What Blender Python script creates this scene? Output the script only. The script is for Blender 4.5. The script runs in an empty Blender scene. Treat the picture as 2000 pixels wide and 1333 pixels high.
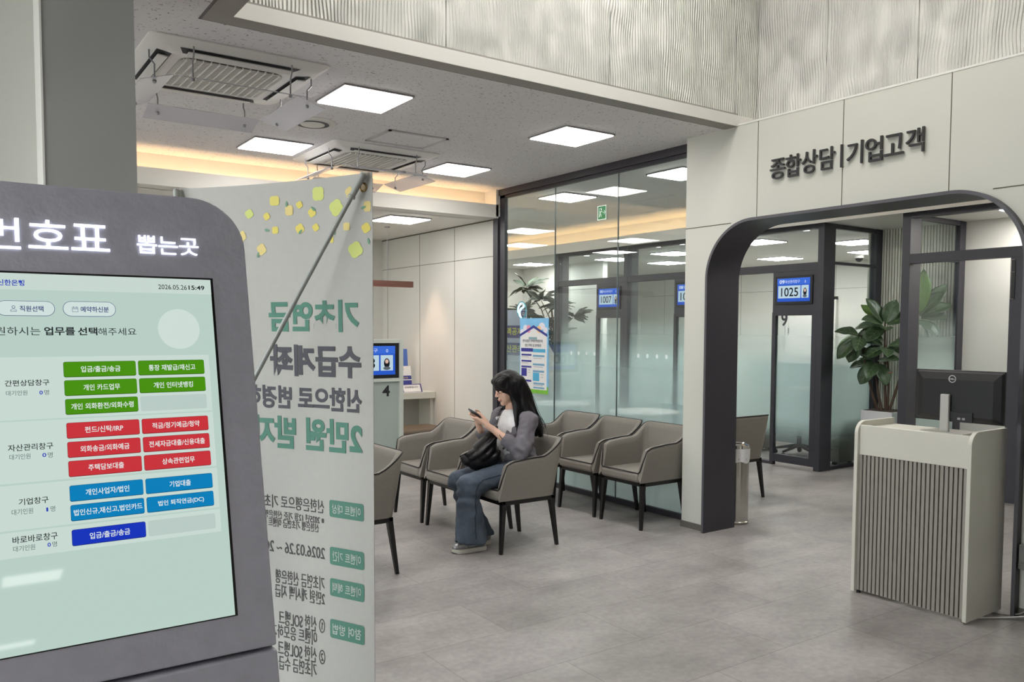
import bpy, bmesh, math, random
from mathutils import Vector, Matrix, noise as mnoise
C = bpy.context.scene.collection
SC = bpy.context.scene
PI = math.pi
R = random.Random(7)

# ------------------------------------------------------------------ camera
EYE = Vector((0.0, 0.0, 1.55))
cam_d = bpy.data.cameras.new('camera')
cam = bpy.data.objects.new('camera', cam_d)
C.objects.link(cam)
right = Vector((0.82029284, -0.57193015, 0.00394387))
up = Vector((0.02775021, 0.04668639, 0.99852406))
fwd = Vector((0.57127015, 0.8189727, -0.05416769))
m = Matrix.Identity(4)
for i in range(3):
    m[i][0] = right[i]; m[i][1] = up[i]; m[i][2] = -fwd[i]; m[i][3] = EYE[i]
cam.matrix_world = m
cam_d.sensor_width = 36.0
cam_d.lens = 28.947
cam_d.shift_y = 0.0324
cam_d.clip_start = 0.05
SC.camera = cam

# ------------------------------------------------------------------ world, exposure
DAY = 10.0
W = bpy.data.worlds.new('world'); SC.world = W
W.use_nodes = True
W.node_tree.nodes['Background'].inputs[0].default_value = (0.95, 0.97, 1.0, 1)
W.node_tree.nodes['Background'].inputs[1].default_value = DAY
SC.view_settings.view_transform = 'Standard'
SC.view_settings.look = 'None'
SC.view_settings.gamma = 1.0
SC.view_settings.use_curve_mapping = False
EXP = 0.0
SC.view_settings.exposure = EXP
PANEL = 19.5        # radiance of the ceiling panels
COVE = 12.0          # radiance of the warm cove strips
cy = SC.cycles
cy.use_denoising = True
cy.use_adaptive_sampling = True; cy.adaptive_threshold = 0.02
cy.max_bounces = 9; cy.diffuse_bounces = 5; cy.glossy_bounces = 4
cy.transparent_max_bounces = 24; cy.transmission_bounces = 8
cy.caustics_reflective = False; cy.caustics_refractive = False
cy.sample_clamp_indirect = 6.0
cy.blur_glossy = 0.5

# ------------------------------------------------------------------ materials
def lin(c):
    return tuple(((v/255)/12.92 if v/255 <= 0.04045 else ((v/255+0.055)/1.055)**2.4) for v in c)
MATS = {}
def mat(name, rgb, rough=0.5, metal=0.0, spec=0.5, var=None, bump=None, emit=None, strength=1.0, coat=0.0, stretch=None):
    """rgb 0-255. var=(scale, amount, detail): procedural tone variation. bump=(scale, strength, distance)."""
    if name in MATS: return MATS[name]
    M = bpy.data.materials.new(name); M.use_nodes = True
    nt = M.node_tree; N = nt.nodes; L = nt.links
    b = N['Principled BSDF']
    col = lin(rgb)
    b.inputs['Base Color'].default_value = (*col, 1)
    b.inputs['Roughness'].default_value = rough
    b.inputs['Metallic'].default_value = metal
    b.inputs['Specular IOR Level'].default_value = spec
    if coat: b.inputs['Coat Weight'].default_value = coat; b.inputs['Coat Roughness'].default_value = 0.05
    tc = N.new('ShaderNodeTexCoord')
    src = tc.outputs['Object']
    if stretch:
        mp = N.new('ShaderNodeMapping'); mp.inputs['Scale'].default_value = stretch
        L.new(src, mp.inputs[0]); src = mp.outputs[0]
    if var:
        n = N.new('ShaderNodeTexNoise'); n.inputs['Scale'].default_value = var[0]
        n.inputs['Detail'].default_value = var[2] if len(var) > 2 else 4
        L.new(src, n.inputs['Vector'])
        r = N.new('ShaderNodeValToRGB')
        a = var[1]
        r.color_ramp.elements[0].position = 0.3; r.color_ramp.elements[1].position = 0.7
        r.color_ramp.elements[0].color = (*[max(0, c*(1-a)) for c in col], 1)
        r.color_ramp.elements[1].color = (*[min(1, c*(1+a)) for c in col], 1)
        L.new(n.outputs['Fac'], r.inputs[0]); L.new(r.outputs[0], b.inputs['Base Color'])
    if bump:
        n2 = N.new('ShaderNodeTexNoise'); n2.inputs['Scale'].default_value = bump[0]; n2.inputs['Detail'].default_value = 3
        L.new(src, n2.inputs['Vector'])
        bp = N.new('ShaderNodeBump'); bp.inputs['Strength'].default_value = bump[1]; bp.inputs['Distance'].default_value = bump[2]
        L.new(n2.outputs['Fac'], bp.inputs['Height']); L.new(bp.outputs[0], b.inputs['Normal'])
    if emit:
        b.inputs['Emission Color'].default_value = (*lin(emit), 1)
        b.inputs['Emission Strength'].default_value = strength
    MATS[name] = M
    return M
def scr(name, rgb, k=1.0, rough=0.03):
    """a lit pixel colour on a screen: black glossy glass that emits rgb"""
    return mat(name, (4, 4, 5), rough=rough, spec=0.16, emit=rgb, strength=k/2**EXP)

white_wall = mat('wall_panel_white', (205, 204, 197), 0.55, var=(3, 0.015), bump=(400, 0.05, 0.001))
sign_white = mat('sign_wall_panel', (200, 200, 191), 0.5, var=(2, 0.015), bump=(300, 0.05, 0.001))
white_paint = mat('white_paint', (222, 220, 214), 0.55, var=(4, 0.01))
trim_grey = mat('grey_trim', (150, 146, 140), 0.5, var=(5, 0.02))
seam = mat('panel_joint', (92, 91, 80), 0.8)
dark = mat('charcoal_metal', (58, 57, 64), 0.42, metal=0.15, var=(6, 0.04), bump=(500, 0.04, 0.0005))
dark_edge = mat('charcoal_edge', (88, 87, 93), 0.4, metal=0.2, var=(6, 0.03))
base_mat = mat('skirting', (96, 92, 86), 0.5, var=(5, 0.03))
black = mat('black_plastic', (16, 16, 19), 0.45, var=(8, 0.1))
blackm = mat('black_leg_metal', (14, 13, 14), 0.4, var=(8, 0.1))
steel = mat('steel', (190, 188, 182), 0.22, metal=1.0, var=(6, 0.04))
counter_white = mat('counter_laminate', (214, 213, 203), 0.35, var=(3, 0.01))
chrome = mat('chrome', (215, 215, 215), 0.12, metal=1.0)
grey_metal = mat('grey_metal', (150, 150, 152), 0.4, metal=0.6)

def ceiling_mat():
    M = bpy.data.materials.new('mineral_ceiling_tile'); M.use_nodes = True
    nt = M.node_tree; N = nt.nodes; L = nt.links; b = N['Principled BSDF']
    tc = N.new('ShaderNodeTexCoord')
    mp = N.new('ShaderNodeMapping'); mp.inputs['Scale'].default_value = (1.0, 1.6, 1); L.new(tc.outputs['Object'], mp.inputs[0])
    n = N.new('ShaderNodeTexNoise'); n.inputs['Scale'].default_value = 48; n.inputs['Detail'].default_value = 2; n.inputs['Roughness'].default_value = 0.7
    L.new(mp.outputs[0], n.inputs['Vector'])
    r = N.new('ShaderNodeValToRGB')
    r.color_ramp.elements[0].position = 0.315; r.color_ramp.elements[0].color = (*lin((105, 102, 104)), 1)
    r.color_ramp.elements[1].position = 0.36; r.color_ramp.elements[1].color = (*lin((228, 226, 228)), 1)
    L.new(n.outputs['Fac'], r.inputs[0]); L.new(r.outputs[0], b.inputs['Base Color'])
    b.inputs['Roughness'].default_value = 0.9
    bp = N.new('ShaderNodeBump'); bp.inputs['Strength'].default_value = 0.3; bp.inputs['Distance'].default_value = 0.003
    L.new(n.outputs['Fac'], bp.inputs['Height']); L.new(bp.outputs[0], b.inputs['Normal'])
    return M
ceil_m = ceiling_mat()

def floor_mat():
    M = bpy.data.materials.new('stone_look_tile'); M.use_nodes = True
    nt = M.node_tree; N = nt.nodes; L = nt.links; b = N['Principled BSDF']
    tc = N.new('ShaderNodeTexCoord')
    mp = N.new('ShaderNodeMapping'); mp.inputs['Location'].default_value = (-0.37, -0.095, 0); L.new(tc.outputs['Object'], mp.inputs[0])
    br = N.new('ShaderNodeTexBrick'); br.inputs['Scale'].default_value = 1.0
    br.inputs['Brick Width'].default_value = 1.0; br.inputs['Row Height'].default_value = 0.475
    br.inputs['Mortar Size'].default_value = 0.0022; br.inputs['Mortar Smooth'].default_value = 0.3
    br.inputs['Color1'].default_value = (0.44, 0.44, 0.44, 1); br.inputs['Color2'].default_value = (0.56, 0.56, 0.56, 1); br.inputs['Mortar'].default_value = (0.24, 0.24, 0.24, 1)
    L.new(mp.outputs[0], br.inputs['Vector'])
    n = N.new('ShaderNodeTexNoise'); n.inputs['Scale'].default_value = 1.6; n.inputs['Detail'].default_value = 9; n.inputs['Roughness'].default_value = 0.62
    mp2 = N.new('ShaderNodeMapping'); mp2.inputs['Scale'].default_value = (1.0, 1.5, 1); L.new(tc.outputs['Object'], mp2.inputs[0])
    L.new(mp2.outputs[0], n.inputs['Vector'])
    r = N.new('ShaderNodeValToRGB')
    r.color_ramp.elements[0].position = 0.32; r.color_ramp.elements[0].color = (*lin((128, 124, 122)), 1)
    r.color_ramp.elements[1].position = 0.68; r.color_ramp.elements[1].color = (*lin((163, 159, 157)), 1)
    L.new(n.outputs['Fac'], r.inputs[0])
    n3 = N.new('ShaderNodeTexNoise'); n3.inputs['Scale'].default_value = 30; n3.inputs['Detail'].default_value = 4
    L.new(tc.outputs['Object'], n3.inputs['Vector'])
    mx0 = N.new('ShaderNodeMix'); mx0.data_type = 'RGBA'; mx0.blend_type = 'OVERLAY'; mx0.inputs[0].default_value = 0.25
    L.new(r.outputs[0], mx0.inputs[6]); L.new(n3.outputs['Fac'], mx0.inputs[7])
    mx = N.new('ShaderNodeMix'); mx.data_type = 'RGBA'; mx.blend_type = 'OVERLAY'; mx.inputs[0].default_value = 0.75
    L.new(mx0.outputs[2], mx.inputs[6]); L.new(br.outputs['Color'], mx.inputs[7]); L.new(mx.outputs[2], b.inputs['Base Color'])
    b.inputs['Roughness'].default_value = 0.42; b.inputs['Specular IOR Level'].default_value = 0.35
    bp = N.new('ShaderNodeBump'); bp.inputs['Strength'].default_value = 0.08; bp.inputs['Distance'].default_value = 0.004
    L.new(n3.outputs['Fac'], bp.inputs['Height']); L.new(bp.outputs[0], b.inputs['Normal'])
    return M
floor_m = floor_mat()

def wave_mat():
    """carved panel: fine wavering vertical ridges"""
    M = bpy.data.materials.new('carved_wave_panel'); M.use_nodes = True
    nt = M.node_tree; N = nt.nodes; L = nt.links; b = N['Principled BSDF']
    tc = N.new('ShaderNodeTexCoord')
    sx = N.new('ShaderNodeSeparateXYZ'); L.new(tc.outputs['Object'], sx.inputs[0])
    ad = N.new('ShaderNodeMath'); ad.operation = 'ADD'; L.new(sx.outputs[0], ad.inputs[0]); L.new(sx.outputs[1], ad.inputs[1])
    cb = N.new('ShaderNodeCombineXYZ'); L.new(ad.outputs[0], cb.inputs[0]); L.new(sx.outputs[2], cb.inputs[1])
    mpn = N.new('ShaderNodeMapping'); mpn.inputs['Scale'].default_value = (4.5, 2.4, 1); L.new(cb.outputs[0], mpn.inputs[0])
    n = N.new('ShaderNodeTexNoise'); n.inputs['Scale'].default_value = 1.0; n.inputs['Detail'].default_value = 1.0
    L.new(mpn.outputs[0], n.inputs['Vector'])
    mul = N.new('ShaderNodeMath'); mul.operation = 'MULTIPLY'; mul.inputs[1].default_value = 0.075; L.new(n.outputs['Fac'], mul.inputs[0])
    ad2 = N.new('ShaderNodeMath'); ad2.operation = 'ADD'; L.new(ad.outputs[0], ad2.inputs[0]); L.new(mul.outputs[0], ad2.inputs[1])
    fr = N.new('ShaderNodeMath'); fr.operation = 'MULTIPLY'; fr.inputs[1].default_value = 2*PI/0.020; L.new(ad2.outputs[0], fr.inputs[0])
    sn = N.new('ShaderNodeMath'); sn.operation = 'SINE'; L.new(fr.outputs[0], sn.inputs[0])
    m5 = N.new('ShaderNodeMath'); m5.operation = 'MULTIPLY_ADD'; m5.inputs[1].default_value = 0.5; m5.inputs[2].default_value = 0.5; L.new(sn.outputs[0], m5.inputs[0])
    # amplitude fades in and out in patches
    mpa = N.new('ShaderNodeMapping'); mpa.inputs['Scale'].default_value = (8, 5.5, 1); L.new(cb.outputs[0], mpa.inputs[0])
    na = N.new('ShaderNodeTexNoise'); na.inputs['Scale'].default_value = 1.0; na.inputs['Detail'].default_value = 1
    L.new(mpa.outputs[0], na.inputs['Vector'])
    hm = N.new('ShaderNodeMath'); hm.operation = 'MULTIPLY'; L.new(m5.outputs[0], hm.inputs[0]); L.new(na.outputs['Fac'], hm.inputs[1])
    hs = N.new('ShaderNodeMath'); hs.operation = 'ADD'; L.new(hm.outputs[0], hs.inputs[0]); L.new(na.outputs['Fac'], hs.inputs[1])
    bp = N.new('ShaderNodeBump'); bp.inputs['Strength'].default_value = 1.0; bp.inputs['Distance'].default_value = 0.017
    L.new(hs.outputs[0], bp.inputs['Height']); L.new(bp.outputs[0], b.inputs['Normal'])
    b.inputs['Base Color'].default_value = (*lin((222, 222, 215)), 1); b.inputs['Roughness'].default_value = 0.6
    return M
wave_m = wave_mat()

def pane_mat(name, tint, refl=1.0):
    M = bpy.data.materials.new(name); M.use_nodes = True
    nt = M.node_tree; N = nt.nodes; L = nt.links
    N.remove(N['Principled BSDF']); out = N['Material Output']
    t = N.new('ShaderNodeBsdfTransparent'); t.inputs[0].default_value = (*tint, 1)
    g = N.new('ShaderNodeBsdfGlossy'); g.inputs['Roughness'].default_value = 0.0; g.inputs[0].default_value = (refl, refl, refl, 1)
    lw = N.new('ShaderNodeLayerWeight'); lw.inputs[0].default_value = 0.5
    pw = N.new('ShaderNodeMath'); pw.operation = 'POWER'; pw.inputs[1].default_value = 5.0; L.new(lw.outputs['Facing'], pw.inputs[0])
    f = N.new('ShaderNodeMath'); f.operation = 'MULTIPLY_ADD'; f.inputs[1].default_value = 0.95; f.inputs[2].default_value = 0.045; L.new(pw.outputs[0], f.inputs[0])
    x = N.new('ShaderNodeMixShader'); L.new(f.outputs[0], x.inputs[0]); L.new(t.outputs[0], x.inputs[1]); L.new(g.outputs[0], x.inputs[2])
    L.new(x.outputs[0], out.inputs[0]); return M
glass = pane_mat('clear_glass', (0.925, 0.962, 0.965))
def acrylic_mat():
    M = pane_mat('clear_acrylic', (0.92, 0.92, 0.95)); nt = M.node_tree; N = nt.nodes; L = nt.links
    d = N.new('ShaderNodeBsdfDiffuse'); d.inputs[0].default_value = (0.75, 0.75, 0.8, 1)
    x = N.new('ShaderNodeMixShader'); x.inputs[0].default_value = 0.38
    src = N['Material Output'].inputs[0].links[0].from_socket
    L.new(src, x.inputs[1]); L.new(d.outputs[0], x.inputs[2]); L.new(x.outputs[0], N['Material Output'].inputs[0])
    return M
acrylic = acrylic_mat()

def film_mat(name, stops, rgb):
    """printed frosting: density follows the height on the pane, stops = [(z, density)...] over 0..2.4 m"""
    M = bpy.data.materials.new(name); M.use_nodes = True
    nt = M.node_tree; N = nt.nodes; L = nt.links
    N.remove(N['Principled BSDF']); out = N['Material Output']
    ge = N.new('ShaderNodeNewGeometry'); s = N.new('ShaderNodeSeparateXYZ'); L.new(ge.outputs['Position'], s.inputs[0])
    dv = N.new('ShaderNodeMath'); dv.operation = 'DIVIDE'; dv.inputs[1].default_value = 2.4; L.new(s.outputs[2], dv.inputs[0])
    r = N.new('ShaderNodeValToRGB'); r.color_ramp.interpolation = 'EASE'
    els = r.color_ramp.elements
    while len(els) < len(stops): els.new(0.5)
    for e, (z, d) in zip(els, stops): e.position = z/2.4; e.color = (d, d, d, 1)
    L.new(dv.outputs[0], r.inputs[0])
    t = N.new('ShaderNodeBsdfTransparent')
    d = N.new('ShaderNodeBsdfDiffuse'); d.inputs[0].default_value = (*lin(rgb), 1)
    tr = N.new('ShaderNodeBsdfTranslucent'); tr.inputs[0].default_value = (*lin(rgb), 1)
    x0 = N.new('ShaderNodeMixShader'); x0.inputs[0].default_value = 0.42; L.new(d.outputs[0], x0.inputs[1]); L.new(tr.outputs[0], x0.inputs[2])
    x = N.new('ShaderNodeMixShader'); L.new(r.outputs[0], x.inputs[0]); L.new(t.outputs[0], x.inputs[1]); L.new(x0.outputs[0], x.inputs[2])
    L.new(x.outputs[0], out.inputs[0]); return M
film_front = film_mat('frosted_film_window', [(0.0, 0.92), (0.72, 0.84), (1.05, 0.45), (1.52, 0.0)], (208, 225, 225))
film_booth = film_mat('frosted_film_booth', [(0.22, 0.0), (0.58, 0.9), (1.12, 0.84), (1.42, 0.36), (1.78, 0.0)], (208, 225, 221))
booth_light = mat('booth_light_panel', (250, 250, 250), 0.4, emit=(255, 251, 246), strength=PANEL*1.9)
panel_light = mat('light_panel', (250, 250, 250), 0.4, emit=(255, 251, 246), strength=PANEL)
cove_light = mat('warm_led', (250, 220, 180), 0.4, emit=(255, 214, 164), strength=COVE)

# ------------------------------------------------------------------ mesh helpers
LOC = {}
def V(*a): return Vector(a)
class MB:
    def __init__(s): s.v = []; s.f = []; s.m = []
    def add(s, vs, fs, mi=0):
        o = len(s.v); s.v += [tuple(p) for p in vs]
        for f in fs: s.f.append([i+o for i in f]); s.m.append(mi)
        return s
    def box(s, x0, x1, y0, y1, z0, z1, mi=0):
        return s.add([(x0,y0,z0),(x1,y0,z0),(x1,y1,z0),(x0,y1,z0),(x0,y0,z1),(x1,y0,z1),(x1,y1,z1),(x0,y1,z1)],
                     [(0,3,2,1),(4,5,6,7),(0,1,5,4),(1,2,6,5),(2,3,7,6),(3,0,4,7)], mi)
    def slab(s, O, U, Vv, w, h, d, mi=0):
        """box from corner O spanned by U*w, Vv*h, and thickness d along U x V"""
        O = Vector(O); U = Vector(U).normalized(); Vv = Vector(Vv).normalized(); n = U.cross(Vv)
        p = [O, O+U*w, O+U*w+Vv*h, O+Vv*h]
        return s.add(p+[q+n*d for q in p], [(0,3,2,1),(4,5,6,7),(0,1,5,4),(1,2,6,5),(2,3,7,6),(3,0,4,7)], mi)
    def prism(s, poly, O, U, Vv, d, mi=0):
        O = Vector(O); U = Vector(U).normalized(); Vv = Vector(Vv).normalized(); n = U.cross(Vv)
        k = len(poly); a = [O+U*x+Vv*y for x, y in poly]
        fs = [list(range(k))[::-1], list(range(k, 2*k))] + [(i, (i+1) % k, k+(i+1) % k, k+i) for i in range(k)]
        return s.add(a+[q+n*d for q in a], fs, mi)
    def tube(s, pts, r, n=8, mi=0, closed=False):
        pts = [Vector(p) for p in pts]; k = len(pts)
        rr = r if isinstance(r, (list, tuple)) else [r]*k
        vs = []; prev = None
        for i, p in enumerate(pts):
            if closed: t = pts[(i+1) % k]-pts[i-1]
            else: t = pts[min(i+1, k-1)]-pts[max(i-1, 0)]
            t = t.normalized() if t.length > 1e-9 else Vector((0, 0, 1))
            if prev is None:
                a = t.cross(Vector((0, 0, 1)))
                if a.length < 0.1: a = t.cross(Vector((1, 0, 0)))
            else: a = prev - t*prev.dot(t)
            a.normalize(); prev = a; b = t.cross(a)
            vs += [p+(a*math.cos(2*PI*j/n)+b*math.sin(2*PI*j/n))*rr[i] for j in range(n)]
        fs = []
        for i in range(k if closed else k-1):
            i2 = (i+1) % k
            fs += [(i*n+j, i*n+(j+1) % n, i2*n+(j+1) % n, i2*n+j) for j in range(n)]
        if not closed: fs += [list(range(n))[::-1], list(range((k-1)*n, k*n))]
        return s.add(vs, fs, mi)
    def cap(s, p0, r0, p1, r1, n=12, mi=0):
        """tapered capsule"""
        p0 = Vector(p0); p1 = Vector(p1); t = p1-p0
        if t.length < 1e-6: t = Vector((0, 0, 1e-5))
        d = t.normalized(); pts = []; rs = []
        for k in range(5):
            a = PI/2*(1-k/4); pts.append(p0-d*r0*math.sin(a)); rs.append(max(r0*math.cos(a), 1e-4))
        for k in range(5):
            a = PI/2*k/4; pts.append(p1+d*r1*math.sin(a)); rs.append(max(r1*math.cos(a), 1e-4))
        return s.tube(pts, rs, n, mi)
    def ell(s, c, r, n=16, k=10, mi=0, rot=None):
        vs = []; fs = []
        for i in range(k+1):
            a = PI*i/k
            for j in range(n):
                p = Vector((r[0]*math.sin(a)*math.cos(2*PI*j/n), r[1]*math.sin(a)*math.sin(2*PI*j/n), r[2]*math.cos(a)))
                if rot: p = rot @ p
                vs.append(Vector(c)+p)
        for i in range(k):
            fs += [(i*n+j, (i+1)*n+j, (i+1)*n+(j+1) % n, i*n+(j+1) % n) for j in range(n)]
        return s.add(vs, fs, mi)
    def lathe(s, prof, c, n=24, mi=0):
        vs = []; k = len(prof)
        for r, z in prof: vs += [(c[0]+r*math.cos(2*PI*j/n), c[1]+r*math.sin(2*PI*j/n), c[2]+z) for j in range(n)]
        fs = [(i*n+j, i*n+(j+1) % n, (i+1)*n+(j+1) % n, (i+1)*n+j) for i in range(k-1) for j in range(n)]
        fs += [list(range(n))[::-1], list(range((k-1)*n, k*n))]
        return s.add(vs, fs, mi)
    def grid(s, rows, mi=0, closed=False):
        k = len(rows[0]); vs = [p for r in rows for p in r]
        fs = [(i*k+j, i*k+(j+1) % k, (i+1)*k+(j+1) % k, (i+1)*k+j) for i in range(len(rows)-1) for j in range(k if closed else k-1)]
        return s.add(vs, fs, mi)
    def mesh(s, name, mats, off=None, smooth=0):
        me = bpy.data.meshes.new(name)
        vs = [tuple(Vector(p)-off) for p in s.v] if off is not None else s.v
        me.from_pydata(vs, [], s.f)
        for q in (mats if isinstance(mats, (list, tuple)) else [mats]): me.materials.append(q)
        me.polygons.foreach_set('material_index', s.m)
        me.update()
        if smooth:
            me.polygons.foreach_set('use_smooth', [True]*len(me.polygons))
            me.set_sharp_from_angle(angle=math.radians(smooth))
        return me
    def build(s, name, mats, parent=None, smooth=0, bevel=0, fix=False, seg=2):
        off = LOC.get(parent.name) if parent else None
        me = s.mesh(name, mats, off, smooth)
        if fix:
            bm = bmesh.new(); bm.from_mesh(me); bmesh.ops.recalc_face_normals(bm, faces=bm.faces); bm.to_mesh(me); bm.free()
        o = bpy.data.objects.new(name, me); C.objects.link(o)
        if parent: o.parent = parent; LOC[o.name] = off
        if bevel:
            b = o.modifiers.new('bevel', 'BEVEL'); b.width = bevel; b.segments = seg; b.limit_method = 'ANGLE'; b.angle_limit = math.radians(40)
        return o

def thing(name, label, cat, loc=(0, 0, 0), rotz=0, group=None):
    o = bpy.data.objects.new(name, None); C.objects.link(o)
    o.location = loc; o.rotation_euler = (0, 0, rotz); o.empty_display_size = 0.1
    o['label'] = label; o['category'] = cat
    if group: o['group'] = group
    LOC[o.name] = Vector(loc) if rotz == 0 else None
    return o
def tag(o, label, cat, group=None, kind=None):
    o['label'] = label; o['category'] = cat
    if group: o['group'] = group
    if kind: o['kind'] = kind
    return o
def struct(name, mb, mats, label=None, cat=None, smooth=0, bevel=0):
    o = mb.build(name, mats, None, smooth, bevel); o['kind'] = 'structure'
    if label: o['label'] = label
    if cat: o['category'] = cat
    return o
def sroot(name, label, cat, loc=(0, 0, 0)):
    o = thing(name, label, cat, loc); o['kind'] = 'structure'; return o
def kids(o): return [c for c in bpy.data.objects if c.parent == o]
def copy_tree(o, parent=None):
    c = o.copy(); C.objects.link(c); c.parent = parent
    for ch in kids(o): copy_tree(ch, c)
    return c
def dup(root, loc, rotz=0, label=None, group=None):
    r = copy_tree(root); r.location = loc; r.rotation_euler = (0, 0, rotz)
    if label: r['label'] = label
    if group: r['group'] = group
    return r

# lettering: glyph meshes come from Blender's own fonts
GL = {}; GLO = {}
def glyphs(body, bold=0.0):
    key = (body, bold)
    if key in GL: return GL[key]
    if 'o' not in GLO:
        c = bpy.data.curves.new('t', 'FONT'); c.size = 1.0; c.resolution_u = 4; c.extrude = 0.5
        GLO['o'] = bpy.data.objects.new('t', c)
    o = GLO['o']; o.data.body = body; o.data.offset = bold
    me = bpy.data.meshes.new_from_object(o)
    vs = [Vector(v.co) for v in me.vertices]; fs = [tuple(p.vertices) for p in me.polygons]
    x0 = min(v.x for v in vs); x1 = max(v.x for v in vs); y0 = min(v.y for v in vs); y1 = max(v.y for v in vs)
    vs = [((v.x-x0)/(x1-x0), (v.y-y0)/(y1-y0), v.z+0.5) for v in vs]
    bpy.data.meshes.remove(me)
    GL[key] = (vs, fs, (x1-x0)/(y1-y0)); return GL[key]
def txt(mb, body, O, U, Vv, w, h, depth=0.0006, mi=0, bold=0.0):
    """letter the box with lower-left corner O, reading along U; depth along U x V"""
    vs, fs, _ = glyphs(body, bold); O = Vector(O); U = Vector(U).normalized(); Vv = Vector(Vv).normalized(); n = U.cross(Vv)
    mb.add([O+U*(x*w)+Vv*(y*h)+n*(z*depth) for x, y, z in vs], fs, mi)
def rrect(w, h, r, n=5):
    """rounded rectangle polygon 0..w, 0..h"""
    out = []
    for cx, cy_, a0 in ((w-r, r, -PI/2), (w-r, h-r, 0), (r, h-r, PI/2), (r, r, PI)):
        for i in range(n+1):
            a = a0+PI/2*i/n; out.append((cx+r*math.cos(a), cy_+r*math.sin(a)))
    return out
def remesh(mb, voxel, smooth_it=4, name='m', fac=0.5):
    me = mb.mesh(name, [white_paint])
    if 's' not in GLO: GLO['s'] = bpy.data.scenes.new('workbench')
    o = bpy.data.objects.new('tmp', me); GLO['s'].collection.objects.link(o)
    bm = bmesh.new(); bm.from_mesh(me); bmesh.ops.recalc_face_normals(bm, faces=bm.faces); bm.to_mesh(me); bm.free()
    r = o.modifiers.new('r', 'REMESH'); r.mode = 'VOXEL'; r.voxel_size = voxel; r.use_smooth_shade = True
    if smooth_it:
        s = o.modifiers.new('s', 'SMOOTH'); s.iterations = smooth_it; s.factor = fac
    with bpy.context.temp_override(scene=GLO['s'], view_layer=GLO['s'].view_layers[0]):
        n = bpy.data.meshes.new_from_object(o.evaluated_get(bpy.context.evaluated_depsgraph_get()))
    n.name = name
    bpy.data.objects.remove(o); bpy.data.meshes.remove(me)
    n.materials.clear()
    return n
def mesh_part(name, me, mats, parent):
    """link a world-space mesh as part of a thing"""
    off = LOC.get(parent.name)
    if off is not None: me.transform(Matrix.Translation(-off))
    for q in (mats if isinstance(mats, (list, tuple)) else [mats]): me.materials.append(q)
    me.polygons.foreach_set('use_smooth', [True]*len(me.polygons)); me.update()
    o = bpy.data.objects.new(name, me); C.objects.link(o); o.parent = parent; LOC[o.name] = off
    return o
def ss(a, b, x):
    t = max(0, min(1, (x-a)/(b-a))); return t*t*(3-2*t)

#=====STRUCTURE=====
# ------------------------------------------------------------------ the hall shell
CZ = 3.03      # main ceiling
LZ = 2.735     # lower ceiling beyond the coves
struct('floor', MB().box(-3.6, 13.0, -17.0, 13.2, -0.05, 0.0), floor_m)
struct('ceiling', MB().box(-3.6, 1.077, -3.6, 7.55, CZ, CZ+0.06).box(1.077, 4.97, 4.145, 7.55, CZ, CZ+0.06)
       .box(-3.6, 4.97, -17.0, -3.6, CZ, CZ+0.06), ceil_m)
struct('ceiling', MB().box(4.97, 8.05, 1.0, 13.1, CZ, CZ+0.06), white_paint)
struct('ceiling', MB().box(-3.6, 4.94, 7.352, 10.2, LZ, LZ+0.02), white_paint)
struct('ceiling', MB().box(7.772, 12.6, 1.0, 13.1, 2.72, 2.74), white_paint)
struct('ceiling', MB().box(0.9, 5.3, -3.8, 4.3, 4.6, 4.66), white_paint)
# recess rim and the white face above it
struct('trim_1', MB().box(1.077, 1.194, -3.6, 4.145, CZ-0.004, CZ+0.085).box(1.194, 4.80, 4.034, 4.145, CZ-0.004, CZ+0.085), [trim_grey])
struct('trim_2', MB().box(1.194, 5.0, 4.031, 4.040, CZ-0.003, CZ+0.075), white_paint)
struct('trim_3', MB().box(1.064, 1.077, -3.6, 4.158, CZ-0.002, CZ+0.01).box(1.064, 4.80, 4.145, 4.158, CZ-0.002, CZ+0.01), mat('shadow_gap', (118, 115, 116), 0.8))
# carved panels above the recess
wv = MB()
for x0, x1 in ((1.10, 2.367), (2.373, 3.575), (3.581, 4.785), (4.791, 5.06)): wv.box(x0, x1, 4.052, 4.08, CZ+0.072, 4.6)
struct('wall_north', wv, wave_m)
wv = MB()
ys = [4.05, 3.473, 2.83, 2.19, 1.55, 0.91, 0.27, -0.37, -1.01, -1.65, -2.29, -2.93, -3.57]
for a, b in zip(ys[:-1], ys[1:]): wv.box(5.03, 5.06, b+0.003, a-0.003, CZ-0.02, 4.6)
struct('wall_east', wv, wave_m)
struct('wall_backing', MB().box(0.98, 5.08, 4.08, 4.12, CZ+0.07, 4.62).box(5.06, 5.10, -3.7, 4.12, CZ-0.02, 4.62)
       .box(1.04, 1.08, -3.6, 4.1, CZ+0.07, 4.62).box(0.98, 5.1, -3.64, -3.6, CZ, 4.62), seam)
# sign wall with the arched opening
YL, YR, ZT, RA = 4.276, 2.04, 2.35, 0.42
def arch(yl, yr, zt, r, n=14):
    p = [(yl, 0.0)]
    for i in range(n+1): a = PI/2*i/n; p.append((yl-r+r*math.cos(a), zt-r+r*math.sin(a)))
    for i in range(n+1): a = PI/2*i/n; p.append((yr+r-r*math.sin(a), zt-r+r*math.cos(a)))
    p.append((yr, 0.0)); return p
poly = [(4.525, 0), (4.525, CZ), (-3.6, CZ), (-3.6, 0)] + arch(YL, YR, ZT, RA)[::-1]
w = MB().prism(poly, (4.80, 0, 0), (0, 1, 0), (0, 0, 1), 0.29)
struct('wall_right', w, sign_white)
struct('wall_right', MB().box(4.80, 5.09, -17, -3.6, 0, CZ), white_wall)
sm = MB()
for y in (3.85, 3.18, 2.494):
    sm.box(4.7985, 4.801, y-0.0025, y+0.0025, 2.345, CZ)
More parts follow.
